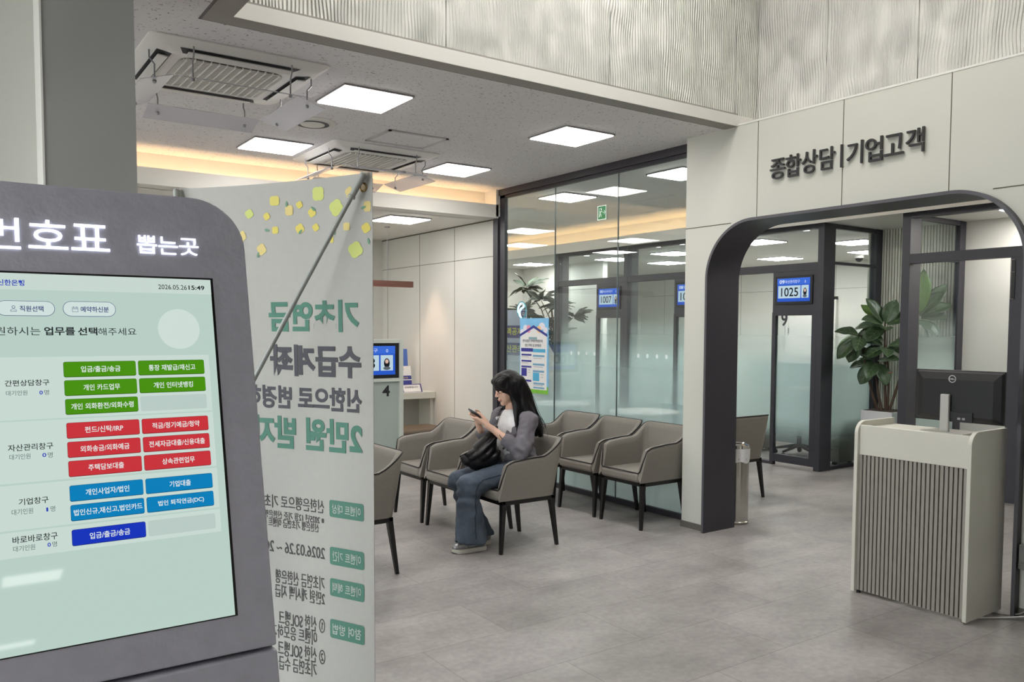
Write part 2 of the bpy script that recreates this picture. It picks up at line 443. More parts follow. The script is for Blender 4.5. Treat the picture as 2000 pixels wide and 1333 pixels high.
for y in (1.8, 1.1, 0.4): sm.box(4.7985, 4.801, y-0.0025, y+0.0025, 0.05, CZ)
sm.box(4.7985, 4.801, 4.08, 4.525, 2.333, 2.339).box(4.7985, 4.801, -3.6, 2.25, 2.333, 2.339)
struct('trim_4', sm, seam)
struct('baseboard_right', MB().box(4.79, 4.801, 4.276, 4.528, 0, 0.048).box(4.79, 4.801, -3.6, 2.04, 0, 0.045), base_mat)
struct('trim_5', MB().box(4.797, 5.06, -3.6, 4.03, CZ-0.001, CZ+0.012), white_paint)
# charcoal portal lining the opening
o_, i_ = arch(YL, YR, ZT, RA, 24), arch(YL-0.02, YR+0.02, ZT-0.02, RA-0.02, 24)
pm = MB(); X0, X1 = 4.75, 5.11
k = len(o_)
vs = [(X0, y, z) for y, z in o_]+[(X0, y, z) for y, z in i_]+[(X1, y, z) for y, z in o_]+[(X1, y, z) for y, z in i_]
fs = []; ms = []
for j in range(k-1):
    fs += [(j, j+1, k+j+1, k+j), (2*k+j, 3*k+j, 3*k+j+1, 2*k+j+1), (j, 2*k+j, 2*k+j+1, j+1), (k+j, k+j+1, 3*k+j+1, 3*k+j)]; ms += [1, 0, 0, 0]
pm.v = vs; pm.f = [list(f) for f in fs]; pm.m = ms
pm.box(X0, X1, YL-0.02, YL, 0, 0.001).box(X0, X1, YR, YR+0.02, 0, 0.001)
struct('door_1', pm, [dark, dark_edge], 'charcoal arched doorway lining in the white sign wall', 'doorway', smooth=35)

# window wall between hall and corridor
wr = sroot('window_1', 'floor to ceiling glass wall behind the row of armchairs', 'glass wall', (4.97, 6.0, 0))
fr = MB().box(4.93, 5.01, 4.40, 7.43, 2.965, CZ).box(4.95, 4.99, 4.4, 7.43, 2.935, 2.965, 1)
fr.box(4.93, 5.01, 7.345, 7.435, 0, CZ).box(4.95, 4.99, 7.24, 7.345, 0, 2.965, 1).box(4.945, 4.995, 4.4, 7.43, 0, 0.045)
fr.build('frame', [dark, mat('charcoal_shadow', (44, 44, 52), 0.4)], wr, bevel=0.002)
for a, b in ((7.24, 6.398), (6.394, 5.492), (5.488, 4.42)):
    MB().box(4.965, 4.975, b, a, 0.04, 2.94).build('pane', glass, wr)
MB().add([(4.978, 4.42, 0.045), (4.978, 7.24, 0.045), (4.978, 7.24, 1.55), (4.978, 4.42, 1.55)], [(0, 1, 2, 3)]).build('frosted_film', film_front, wr)
MB().box(4.963, 4.977, 6.394, 6.398, 0.04, 2.94).box(4.963, 4.977, 5.488, 5.492, 0.04, 2.94).build('glass_joint', mat('silicone', (120, 132, 132), 0.3), wr)

# far panel wall, back wall, and the walls out of view
struct('wall_far', MB().box(4.948, 5.06, 7.435, 13.1, 0, CZ+0.06), white_wall)
sm = MB()
for y in (8.265, 9.109, 10.0): sm.box(4.9465, 4.949, y-0.003, y+0.003, 0.05, LZ)
sm.box(4.9465, 4.949, 7.435, 10.15, 2.337, 2.343).box(4.940, 4.949, 7.435, 10.15, LZ-0.012, LZ)
struct('trim_6', sm, seam)
struct('wall_back', MB().box(-3.6, 4.95, 10.15, 10.25, 0, CZ), white_wall)
wl = MB().box(-3.7, -3.6, -17.1, 10.2, 2.85, CZ).box(-3.7, -3.6, -17.1, 10.2, 0, 0.25).box(-3.7, -3.6, 5.5, 10.2, 0.25, 2.85).box(-3.7, -3.6, -17.1, 0.5, 0.25, 2.85)
for k in range(7, 9): wl.box(-3.7, -3.6, -17.1+2.5*k, -16.9+2.5*k, 0.25, 2.85)
struct('wall_left', wl, white_wall)
wf = sroot('window_7', 'street front windows added left of the viewer to light the hall, outside the picture', 'window', (-3.65, 0, 0))  # openings added so that daylight brightens the ceiling
for k in range(7, 9): MB().box(-3.655, -3.645, -16.9+2.5*k, -14.6+2.5*k, 0.25, 2.85).build('pane', glass, wf)
struct('floor', MB().box(-40, -3.7, -40, 30, -0.25, -0.2), mat('added_pavement', (190, 186, 180), 0.8, var=(1, 0.05)))  # outdoor ground added to bounce daylight up through the windows
struct('wall_rear', MB().box(-3.7, 5.1, -17.1, -17, 0, CZ), white_wall)
# cove bulkhead of the hall: lip, trough, back of trough
struct('trim_7', MB().box(-3.6, 4.93, 7.33, 7.35, LZ-0.002, 2.872).box(-3.6, 4.90, 7.352, 7.55, LZ+0.022, LZ+0.04), white_paint)
struct('trim_8', MB().box(-3.6, 4.95, 7.55, 7.57, LZ, CZ+0.06).box(4.90, 4.95, 7.33, 7.57, 2.75, CZ), white_paint)
def led(name, mb, label):
    o = mb.build(name, cove_light); tag(o, label, 'light strip'); return o
led('cove_light', MB().box(-3.5, 4.85, 7.44, 7.465, LZ+0.042, LZ+0.055), 'warm light strip glowing in the ceiling cove across the back of the hall')
# corridor bulkhead
struct('trim_9', MB().box(7.75, 7.77, 1.0, 13.1, 2.70, 2.84).box(7.772, 8.05, 1.0, 13.1, 2.745, 2.76), white_paint)
struct('trim_10', MB().box(8.05, 8.07, 1.0, 13.1, 2.74, CZ+0.06), white_paint)
led('cove_light', MB().box(7.89, 7.915, 1.2, 13.0, 2.762, 2.775), 'warm light strip glowing in the corridor cove above the booth fronts')
struct('wall_corridor', MB().box(5.06, 12.6, 13.05, 13.15, 0, CZ).box(5.09, 12.6, 0.95, 1.0, 0, CZ), white_wall)
struct('wall_booth', MB().box(12.5, 12.6, 1.0, 13.1, 0, CZ), white_wall)
sm = MB()
for y in range(2, 13): sm.box(12.498, 12.501, y+0.35-0.003, y+0.35+0.003, 0.05, 2.72)
sm.box(12.498, 12.501, 1, 13, 2.26, 2.266)
struct('trim_11', sm, seam)
# plant alcove between the booths: slatted wall
sl = MB().box(9.05, 9.10, 4.52, 5.62, 0, 2.72)
y = 4.54
while y < 5.6: sl.box(9.03, 9.05, y, y+0.022, 0, 2.72, 1); y += 0.034
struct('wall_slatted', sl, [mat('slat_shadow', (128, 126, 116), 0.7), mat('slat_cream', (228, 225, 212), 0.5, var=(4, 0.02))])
struct('wall_room', MB().box(9.05, 9.15, 2.9, 4.52, 0, 2.72).box(8.12, 9.15, 2.85, 2.9, 0, 2.72), white_wall)
struct('trim_12', MB().box(8.75, 9.05, 2.9, 3.62, 2.40, 2.72), white_paint)
# pillar beside the ticket machine
struct('wall_pillar', MB().box(-1.2, 0.42, 3.80, 4.15, 0, CZ), white_wall)
struct('trim_13', MB().box(0.35, 0.675, 3.60, 3.80, 0, CZ).box(0.345, 0.352, 3.595, 3.80, 0, CZ, 1), [mat('grey_pillar_panel', (160, 160, 157), 0.5, metal=0.1, var=(3, 0.02)), white_paint])

# ------------------------------------------------------------------ booth fronts along the corridor
def booth(idx, y0, label, full=True, side=False):
    """front in the plane x = 7.9 from y0 (near post) to y0 + 1.55"""
    r = sroot('window_%d' % idx, label, 'booth front', (7.9, y0, 0))
    MB().box(7.90, 8.11, y0, y0+0.075, 0, 2.72).build('post', dark, r, bevel=0.003)
    y1 = y0+1.55
    MB().box(7.905, 7.985, y0+0.075, y1, 2.215, 2.30).box(7.905, 7.985, y0+0.075, y1, 2.665, 2.72).box(7.905, 7.985, y0+0.66, y1, 0, 0.035).build('rail', dark, r, bevel=0.002)
    MB().box(7.91, 7.98, y0+0.075, y0+0.66, 1.76, 2.215).build('display_panel', dark, r)
    d = MB().box(7.90, 7.95, y0+0.075, y0+0.135, 0.04, 1.76).box(7.90, 7.95, y0+0.61, y0+0.66, 0.0, 1.76).box(7.90, 7.95, y0+0.135, y0+0.61, 0.04, 0.13).box(7.90, 7.95, y0+0.135, y0+0.61, 1.72, 1.76)
    d = d.build('narrow_panel_frame', dark, r, bevel=0.002)
    MB().box(7.922, 7.930, y0+0.135, y0+0.61, 0.13, 1.72).build('pane', glass, d)
    MB().add([(7.933, y0+0.135, 0.13), (7.933, y0+0.61, 0.13), (7.933, y0+0.61, 1.72), (7.933, y0+0.135, 1.72)], [(0, 1, 2, 3)]).build('frosted_film', film_booth, d)
    MB().box(7.94, 7.948, y0+0.66, y1, 0.035, 2.215).build('pane', glass, r)
    MB().box(7.94, 7.948, y0+0.075, y1, 2.30, 2.665).build('pane', glass, r)
    MB().add([(7.951, y0+0.66, 0.03), (7.951, y1, 0.03), (7.951, y1, 1.80), (7.951, y0+0.66, 1.80)], [(0, 1, 2, 3)]).build('frosted_film', film_booth, r)
    if side:
        MB().box(8.90, 9.02, y0, y0+0.075, 0, 2.72).box(8.11, 8.9, y0+0.01, y0+0.06, 0, 0.035).box(8.11, 8.9, y0+0.01, y0+0.06, 2.28, 2.31).box(8.11, 8.9, y0+0.01, y0+0.06, 2.67, 2.72).build('side_frame', dark, r, bevel=0.002)
        MB().box(8.11, 8.9, y0+0.03, y0+0.038, 0.035, 2.67).build('pane', glass, r)
        MB().add([(8.11, y0+0.042, 0.03), (8.9, y0+0.042, 0.03), (8.9, y0+0.042, 1.80), (8.11, y0+0.042, 1.80)], [(0, 1, 2, 3)]).build('frosted_film', film_booth, r)
    return r
booth(2, 5.43, 'dark framed glass front of the consultation booth numbered nine, seen through the archway', side=True)
booth(3, 6.98, 'dark framed glass front of the booth with the display reading 08, seen through the glass wall')
booth(4, 8.53, 'dark framed glass front of the booth with the display reading 1007, seen through the glass wall')
r = sroot('trim_14', 'dark square post ending the row of booths, seen behind the glass wall left of the 1007 display', 'post', (7.9, 10.08, 0))
MB().box(7.90, 8.11, 10.085, 10.16, 0, 2.72).build('post', dark, r, bevel=0.003)
struct('wall_alcove', MB().box(9.35, 9.45, 10.7, 13.05, 0, 2.72), white_wall)
struct('trim_15', MB().box(9.347, 9.351, 10.7, 13.05, 2.26, 2.266).box(9.347, 9.351, 11.6, 11.606, 0, 2.72), seam)
r = sroot('window_6', 'dark framed glass front of the room behind the counter and computer monitor', 'room front', (7.9, 3.5, 0))
MB().box(7.90, 8.10, 4.465, 4.55, 0, 2.72).build('post', dark, r, bevel=0.003)
MB().box(7.90, 7.98, 2.0, 4.465, 2.215, 2.31).box(7.90, 7.98, 2.0, 4.465, 2.66, 2.72).build('rail', dark, r, bevel=0.002)
st = MB().box(7.90, 7.96, 3.40, 3.53, 0, 2.215).build('door_stile', dark, r, bevel=0.002)
MB().box(7.893, 7.90, 3.487, 3.516, 1.84, 2.19).build('handle', black, st)
MB().tube([(7.892, 3.518, 1.84), (7.892, 3.518, 2.19)], 0.003, 6).tube([(7.892, 3.518, 1.84), (7.892, 3.49, 1.84)], 0.003, 6).tube([(7.892, 3.518, 2.19), (7.892, 3.49, 2.19)], 0.003, 6).tube([(7.892, 3.518, 2.08), (7.892, 3.49, 2.08)], 0.003, 6).build('handle_rim', chrome, st)
MB().box(8.93, 9.05, 4.50, 4.55, 0, 2.72).box(8.10, 8.93, 4.505, 4.545, 2.67, 2.72).box(8.10, 8.93, 4.505, 4.545, 2.28, 2.31).box(8.1, 8.93, 4.505, 4.545, 0, 0.035).build('side_frame', dark, r, bevel=0.002)
MB().box(8.10, 8.93, 4.522, 4.530, 0.03, 2.67).build('pane', glass, r)
MB().add([(8.1, 4.52, 0.03), (8.93, 4.52, 0.03), (8.93, 4.52, 1.80), (8.1, 4.52, 1.80)], [(0, 1, 2, 3)]).build('frosted_film', film_booth, r)
# white door standing in the back wall of the booths
dr = sroot('door_2', 'white flush door with two steel hinges behind booth nine', 'door', (12.48, 8.9, 0))
MB().box(12.46, 12.5, 8.35, 9.25, 0, 2.08).box(12.44, 12.5, 8.3, 8.35, 0, 2.13).box(12.44, 12.5, 9.25, 9.3, 0, 2.13).box(12.44, 12.5, 8.3, 9.3, 2.08, 2.13).build('leaf', white_paint, dr)
for z in (1.55, 1.9): MB().tube([(12.45, 9.24, z-0.05), (12.45, 9.24, z+0.05)], 0.012, 8).build('hinge', steel, dr)

#=====CEILING FITTINGS=====
def light_panel(x, y, z, s=0.45, label='', group='square ceiling light panels of the hall', rec=False):
    t = thing('ceiling_light', label, 'ceiling light', (x, y, z), 0, group)
    h = s/2
    MB().box(x-h-0.012, x+h+0.012, y-h-0.012, y+h+0.012, z-0.012, z-0.001).build('frame', mat('light_frame', (150, 148, 150), 0.4, metal=0.3), t)
    MB().box(x-h, x+h, y-h, y+h, z-0.017, z-0.0125).build('diffuser', booth_light if group.endswith(('booths', 'corridor')) else panel_light, t)
    return t
for x, y, l in ((2.29, 4.95, 'square white ceiling light just right of the larger air conditioner'),
                (2.28, 6.63, 'square white ceiling light left of the smaller air conditioner near the cove'),
                (4.01, 4.97, 'square white ceiling light nearest the glass wall and sign wall'),
                (3.98, 6.62, 'square white ceiling light right of the smaller air conditioner near the cove')):
    light_panel(x, y, CZ, 0.45, l)
for i, (x, y) in enumerate(((-1.2, 4.95), (-1.3, 6.6), (-1.6, 2.2), (-0.75, -1.0), (-0.75, -2.9),  (0.58, -8.45), (0.55, -14.4), (-2.2, -8.4), (-2.2, -14.4), (4.45, -7), (4.45, -11.5))):
    light_panel(x, y, CZ, 0.6 if y < -6 else 0.45, 'unseen square ceiling light around the viewer, most of the set added to light the hall')  # added for fill light, except the pair mirrored in the kiosk screen
for i, (x, y, l) in enumerate(((4.13, 8.03, 'square ceiling light under the lower ceiling above the fourth counter'), (2.4, 8.03, 'square ceiling light under the lower ceiling hidden behind the banner'), (0.7, 8.03, 'square ceiling light under the lower ceiling behind the pillar'), (3.2, 9.4, 'square ceiling light added over the teller desks, hidden behind the banner'), (1.5, 9.4, 'square ceiling light added over the teller desks, hidden behind the ticket machine'))):  # last two lights are added out of sight to brighten the far wall
    light_panel(x, y, LZ, 0.47, l)
for y, l in ((5.53, 'corridor ceiling light nearest the sign wall, seen through the glass'), (7.25, 'corridor ceiling light behind the second pane of the glass wall'), (9.0, 'corridor ceiling light farther along, above the cove reflection'), (10.75, 'corridor ceiling light near the far end of the corridor'), (12.3, 'corridor ceiling light added at the very end of the corridor'), (3.6, 'corridor ceiling light added out of sight above the arched doorway')):  # last two lights are added to brighten the corridor
    light_panel(5.8, y, CZ, 0.45, l, 'square ceiling light panels of the corridor')
for x, y, l in ((8.9, 7.1, 'booth ceiling light cut off by the arch, nearest the archway'), (11.2, 8.5, 'booth ceiling light deep behind booth nine'), (9.95, 6.35, 'booth ceiling light seen right of the post of booth nine'), (11.3, 6.95, 'booth ceiling light just left of the security camera'),
                (9.2, 8.9, 'booth ceiling light seen above the display reading 08'), (9.2, 10.2, 'booth ceiling light seen above the display reading 1007'), (10.4, 10.2, 'booth ceiling light deep in the booth of the 1007 display'), (8.75, 11.9, 'alcove ceiling light above the dark potted tree'), (8.6, 3.6, 'room ceiling light above the computer monitor')):  # some of these panels are added to brighten the booths
    light_panel(x, y, 2.72, 0.5, l, 'square ceiling light panels inside the booths')
for x, y in ((2.0, 3.3), (3.5, 3.3), (2.0, 2.3), (3.5, 2.3)):
    light_panel(x, y, 4.6, 0.6, 'square light panel added high in the raised ceiling recess, outside the picture', 'added light panels of the raised recess')  # unseen panels added and placed for the light they throw below
def downlight(x, y, z, label, warm=False, spot=0):
    t = thing('downlight', label, 'downlight', (x, y, z), 0, 'round downlights')
    MB().lathe([(0.055, 0), (0.055, -0.008), (0.045, -0.010), (0.045, -0.002)], (x, y, z), 20).build('ring', white_paint, t, smooth=40)
    MB().lathe([(0.001, -0.004), (0.044, -0.004), (0.044, -0.006), (0.001, -0.0062)], (x, y, z), 20).build('lens', cove_light if warm else panel_light, t)
    if spot:
        l = bpy.data.lights.new('beam', 'SPOT'); l.energy = spot; l.color = (1.0, 0.80, 0.66); l.spot_size = math.radians(62); l.spot_blend = 0.6; l.shadow_soft_size = 0.03
        lo = bpy.data.objects.new('beam', l); C.objects.link(lo); lo.parent = t; lo.location = (0, 0, -0.02); LOC[lo.name] = LOC[t.name]
for x, y, l in ((8.25, 6.45, 'round downlight seen in the arch corner, left one'), (8.30, 5.95, 'round downlight beside the post of booth nine'), (8.3, 7.9, 'round downlight seen above the display reading 08'), (8.3, 8.35, 'round downlight seen left of the display reading 08'), (8.3, 9.4, 'round downlight seen above the display reading 1007'), (8.4, 10.0, 'round downlight seen by the dark post left of the display reading 1007')):
    downlight(x, y, 2.72, l)

ac_white = mat('air_conditioner_plastic', (236, 234, 230), 0.45, var=(4, 0.01))
ac_dark = mat('air_conditioner_slot', (44, 44, 50), 0.6)
grille_bg = mat('grille_dark', (52, 51, 52), 0.7)
def aircon(x, y, label, wide=0.96):
    t = thing('ceiling_air_conditioner', label, 'air conditioner', (x, y, CZ), 0, 'ceiling cassette air conditioners')
    h = wide/2
    p = MB()
    rr = lambda a, z, r: [(x-a+px, y-a+py, z) for px, py in rrect(2*a, 2*a, r, 4)]
    p.grid([rr(h, CZ-0.001, 0.05), rr(h, CZ-0.008, 0.05), rr(h-0.05, CZ-0.034, 0.05), rr(0.315, CZ-0.040, 0.04)], 0, True)
    p.add(rr(0.315, CZ-0.040, 0.04), [list(range(20))])
    p.build('panel', ac_white, t, smooth=25)
    g = MB().add(rr(0.28, CZ-0.041, 0.07), [list(range(20))]).build('grille', grille_bg, t)
    s = MB()
    def half(c):  # rounded ends of the grille
        d = abs(c)-0.21
        return 0.28 if d <= 0 else 0.21+math.sqrt(max(0, 0.07**2-d*d))
    for k in range(-16, 17):
        c = k*0.0165; q = half(c); s.box(x-q, x+q, y+c-0.0024, y+c+0.0024, CZ-0.049, CZ-0.0415)
    for k in range(-6, 7):
        c = k*0.042; q = half(c); s.box(x+c-0.003, x+c+0.003, y-q, y+q, CZ-0.052, CZ-0.0415)
    s.build('grille_bars', ac_white, g)
    for k in range(4):
        a = PI/2*k; c_, s_ = round(math.cos(a)), round(math.sin(a))
        T = lambda r_, u, z: (x+c_*r_-s_*u, y+s_*r_+c_*u, CZ+z)
        f = [(0, 1, 2, 3)]
        MB().add([T(0.335, -0.29, -0.0408), T(0.335, 0.29, -0.0408), T(0.415, 0.32, -0.0372), T(0.415, -0.32, -0.0372)], f).build('air_slot', ac_dark, t)
        lv = MB(); e = [(0.350, -0.052), (0.40, -0.047), (0.402, -0.052), (0.352, -0.058)]
        va = [T(r_, -0.275, z) for r_, z in e]+[T(r_, 0.275, z) for r_, z in e]
        lv.add(va, [(0, 1, 2, 3), (7, 6, 5, 4), (0, 4, 5, 1), (1, 5, 6, 2), (2, 6, 7, 3), (3, 7, 4, 0)]).build('louver', ac_white, t)
        e = [(0.335, -0.155), (0.50, -0.205), (0.499, -0.209), (0.334, -0.159)]
        va = [T(r_, -0.33, z) for r_, z in e]+[T(r_, 0.33, z) for r_, z in e]
        d = MB().add(va, [(0, 1, 2, 3), (7, 6, 5, 4), (0, 4, 5, 1), (1, 5, 6, 2), (2, 6, 7, 3), (3, 7, 4, 0)]).build('wind_deflector', acrylic, t)
        for u in (-0.26, 0.26):
            MB().tube([T(0.44, u, -0.03), T(0.44, u, -0.07), T(0.415, u, -0.10), T(0.415, u, -0.178)], 0.0045, 8).ell(T(0.415, u, -0.19), (0.011, 0.011, 0.011), 10, 6).build('bracket', grey_metal, d, smooth=40)
    return t
aircon(1.385, 4.93, 'larger nearer ceiling air conditioner with clear wind deflectors, at the upper left')
aircon(3.06, 6.60, 'smaller farther ceiling air conditioner with clear wind deflectors, beside the cove')
t = thing('ceiling_speaker', 'round white ceiling vent with a dark ring', 'vent', (2.255, 5.75, CZ))
MB().lathe([(0.165, -0.001), (0.16, -0.010), (0.115, -0.014), (0.115, -0.002)], t.location, 32).build('flange', white_paint, t, smooth=40)
MB().lathe([(0.118, -0.001), (0.118, -0.0148), (0.001, -0.0148)], t.location, 32).build('throat', ac_dark, t)
MB().lathe([(0.001, -0.024), (0.06, -0.023), (0.084, -0.018), (0.086, -0.015), (0.001, -0.014)], t.location, 32).build('disc', white_paint, t, smooth=40)
t = thing('access_hatch', 'square access hatch outlined by a thin frame in the speckled ceiling', 'ceiling hatch', (3.04, 5.81, CZ))
x0, x1, y0, y1 = 2.79, 3.30, 5.60, 6.02
MB().box(x0, x1, y0, y0+0.022, CZ-0.010, CZ-0.001).box(x0, x1, y1-0.022, y1, CZ-0.010, CZ-0.001).box(x0, x0+0.022, y0, y1, CZ-0.010, CZ-0.001).box(x1-0.022, x1, y0, y1, CZ-0.010, CZ-0.001).build('frame', mat('hatch_frame', (190, 188, 190), 0.4, metal=0.3), t)
MB().box(x0+0.022, x1-0.022, y0+0.022, y1-0.022, CZ-0.006, CZ-0.001).build('cover', ceil_m, t)
t = thing('pendant_lamp', 'long brown linear pendant lamp hanging above the teller counter', 'pendant lamp', (3.0, 8.72, LZ))
MB().box(1.35, 4.64, 8.697, 8.743, 2.066, 2.112).box(1.35, 4.64, 8.697, 8.702, 2.042, 2.066).box(1.35, 4.64, 8.738, 8.743, 2.042, 2.066).box(1.35, 1.355, 8.702, 8.738, 2.042, 2.066).build('housing', mat('walnut_brown', (92, 58, 48), 0.5, var=(12, 0.1), stretch=(0.2, 3, 3)), t, bevel=0.003)
MB().box(1.36, 4.638, 8.708, 8.732, 2.062, 2.066).build('light_strip', mat('pendant_led', (250, 200, 170), 0.4, emit=(255, 210, 176), strength=70), t)
MB().tube([(4.31, 8.72, 2.1), (4.31, 8.72, LZ)], 0.0022, 6).tube([(1.7, 8.72, 2.1), (1.7, 8.72, LZ)], 0.0022, 6).lathe([(0.03, 0), (0.03, -0.012)], (4.31, 8.72, LZ), 12).build('wire', grey_metal, t)
t = thing('security_camera', 'small white and black dome security camera on the booth ceiling', 'camera', (11.6, 7.36, 2.72))
MB().lathe([(0.07, 0), (0.07, -0.05), (0.06, -0.06)], t.location, 20).build('base', white_paint, t, smooth=40)
MB().ell((11.6, 7.36, 2.66), (0.058, 0.058, 0.06), 16, 10).build('dome', mat('black_dome', (12, 12, 14), 0.1), t, smooth=60)
t = thing('exit_sign', 'green and white running man exit sticker high on the glass wall', 'exit sign', (4.962, 5.70, 2.61))
U, Z = V(0, -1, 0), V(0, 0, 1)
s = MB().slab((4.9615, 5.762, 2.545), U, Z, 0.118, 0.128, -0.002)
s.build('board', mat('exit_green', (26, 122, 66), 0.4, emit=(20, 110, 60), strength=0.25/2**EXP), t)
wm = MB(); O = V(4.9610, 5.762, 2.545)
def P2(u, v): return O+U*u+Z*v
for a, b in (((0, 0), (0.118, 0.006)), ((0, 0.122), (0.118, 0.128)), ((0, 0), (0.006, 0.128)), ((0.112, 0), (0.118, 0.128))): wm.slab(P2(*a), U, Z, b[0]-a[0], b[1]-a[1], -0.0008)
# door outline, running figure, arrow
for pts, r in (([(0.024, 0.024), (0.024, 0.104), (0.058, 0.104)], 0.0035), ([(0.046, 0.080), (0.040, 0.056)], 0.0065), ([(0.040, 0.056), (0.054, 0.044), (0.050, 0.026)], 0.0045), ([(0.040, 0.056), (0.034, 0.036), (0.022, 0.034)], 0.0045), ([(0.046, 0.078), (0.060, 0.072), (0.064, 0.082)], 0.0035), ([(0.046, 0.078), (0.034, 0.070)], 0.0035),
               ([(0.070, 0.066), (0.104, 0.066)], 0.0035), ([(0.090, 0.084), (0.105, 0.066), (0.090, 0.048)], 0.0035)):
    wm.tube([P2(*q) for q in pts], r*0.6, 6)
wm.ell(P2(0.052, 0.093), (0.0008, 0.0075, 0.0075), 10, 6)
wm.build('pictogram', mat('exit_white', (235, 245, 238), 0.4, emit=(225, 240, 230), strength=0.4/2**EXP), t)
#=====KIOSK=====
kt = thing('ticket_kiosk', 'grey queue ticket machine with a tilted touch screen and lit lettering, in the left foreground', 'ticket machine', (0.0, 1.50, 0))
KO = V(0.38835, 1.46845, 1.63263); KH = V(0.99991, -0.01309, 0).normalized(); KD = V(-0.00289, -0.22068, -0.97534).normalized(); KU = -KD
KN = KH.cross(KU).normalized()      # towards the user
def K(u, v, n=0.0): return KO+KH*u+KD*v+KN*n
kgrey = mat('kiosk_grey', (190, 190, 202), 0.45, metal=0.25, var=(30, 0.05), bump=(90, 0.28, 0.003))
kedge = mat('kiosk_silver_edge', (168, 167, 172), 0.35, metal=0.4)
UL, UR, VT, VB = -0.463, 0.0645, -0.148, 0.6255
# front plate with rounded top corners
r = 0.088; poly = [(UL, -VB), (UR, -VB)]
for i in range(13): a = PI/2*i/12; poly.append((UR-r+r*math.cos(a), -VT-r+r*math.sin(a)))
for i in range(13): a = PI/2*i/12; poly.append((UL+r-r*math.sin(a), -VT-r+r*math.cos(a)))
MB().prism(poly, K(0, 0, -0.03), KH, KU, 0.03).build('front_plate', kgrey, kt, bevel=0.003)
MB().prism([(x*1.003+0.0006, y*1.003) for x, y in poly], K(0, 0, -0.075), KH, KU, 0.044).build('rear_shell', kedge, kt, bevel=0.004)
bx = MB()
prof = [(1.375, 1.00), (1.36, 1.035), (1.50, 1.70), (1.62, 1.70), (1.74, 1.0)]
bx.prism([(y, z) for y, z in prof], (-0.04, 0, 0), (0, 1, 0), (0, 0, 1), 0.455)
bx.build('body', kgrey, kt, bevel=0.01)
q0 = K(UR, 0.633, 0); q1 = K(UR, 0.90, 0)
prof = [(q0.y, q0.z), (q1.y, q1.z), (q1.y, 0.0), (1.76, 0.0), (1.76, q0.z)]
MB().prism(prof, (K(UL, 0.63).x, 0, 0), (0, 1, 0), (0, 0, 1), UR-UL+0.0005).build('lower_cabinet', kgrey, kt, bevel=0.004)
SL = -0.402
MB().slab(K(SL-0.0045, 0.5665, -0.001), KH, KU, 0.4065+0.0045, 0.5665+0.0035, 0.002).build('screen_bezel', mat('bezel_black', (6, 6, 7), 0.3), kt)
sc = MB().slab(K(SL, 0.5645, 0.0011), KH, KU, -SL, 0.5645, 0.0006).build('screen', scr('screen_mint', (190, 213, 204), 0.93), kt)
# lit header lettering
for ch, b in {'번': (-0.3304, -0.0879, -0.279, -0.0385), '호': (-0.2688, -0.0881, -0.2142, -0.0416), '표': (-0.2097, -0.0852, -0.1544, -0.0419), '뽑': (-0.1133, -0.073, -0.0822, -0.0423), '는': (-0.08, -0.0726, -0.0493, -0.0423), '곳': (-0.0469, -0.0722, -0.0154, -0.0426)}.items():
    hl = MB(); txt(hl, ch, K(b[0], b[3], 0.0002), KH, KU, b[2]-b[0], b[3]-b[1], 0.003, 0, 0.0)
    hl.build('lit_letter', mat('backlit_letters', (240, 242, 255), 0.4, emit=(236, 240, 255), strength=1.35/2**EXP), kt)
LAY = 0.0019
def on_screen(name, mb, cols): return mb.build(name, cols, sc)
def srect(mb, u0, v0, u1, v1, lift=LAY, rad=0.0, mi=0, d=0.0004):
    w, h = u1-u0, v1-v0
    mb.prism(rrect(w, h, rad, 4) if rad else [(0, 0), (w, 0), (w, h), (0, h)], K(u0, v1, lift), KH, KU, d, mi)
def stext_part(s, b, bold=0.0, mi=0):
    q = MB(); stxt(q, s, b, bold); on_screen('screen_text', q, [ink, grey_ink, blue_ink][mi])
def stxt(mb, s, b, bold=0.0, mi=0, lift=LAY+0.0007): txt(mb, s, K(b[0], b[3], lift), KH, KU, b[2]-b[0], b[3]-b[1], 0.0003, mi, bold)
p = MB(); c_ = K(-0.0565, 0.0865, LAY); p.add([c_+KH*(0.033*math.cos(a))+KU*(0.034*math.sin(a)) for a in [2*PI*i/40 for i in range(40)]], [list(range(40))]); on_screen('pale_disc', p, scr('screen_disc', (212, 228, 220), 0.93))
p = MB(); srect(p, SL, 0.0, 0.0, 0.0255); on_screen('title_bar', p, scr('screen_bar', (205, 222, 214), 0.93))
p = MB()
for a, b in ((0.131, 0.2262), (0.2285, 0.3195), (0.3225, 0.3880), (0.3905, 0.4275)):
    p = MB(); srect(p, SL, a, -0.012, b); on_screen('menu_section', p, scr('screen_section', (206, 224, 216), 0.93))
ink = scr('screen_ink', (34, 38, 44), 0.8); grey_ink = scr('screen_grey_ink', (96, 108, 112), 0.8); blue_ink = scr('screen_blue_ink', (40, 64, 190), 0.9); navy_ink = scr('screen_navy_ink', (38, 62, 122), 0.9); white_px = scr('screen_white', (232, 240, 238), 0.95)
stext_part('신한은행', (-0.312, 0.0107, -0.2766, 0.0201), 0.02, 2)
stext_part('2026.05.26', (-0.0848, 0.0109, -0.0396, 0.0189)); stext_part('15:49', (-0.0367, 0.011, -0.011, 0.0186), 0.02)
stext_part('원하시는', (-0.3170, 0.0842, -0.2583, 0.0973)); stext_part('업무를', (-0.2532, 0.084, -0.2112, 0.0974), 0.022); stext_part('선택', (-0.2073, 0.0845, -0.1797, 0.0974), 0.022); stext_part('해주세요', (-0.1787, 0.0853, -0.1228, 0.0975))
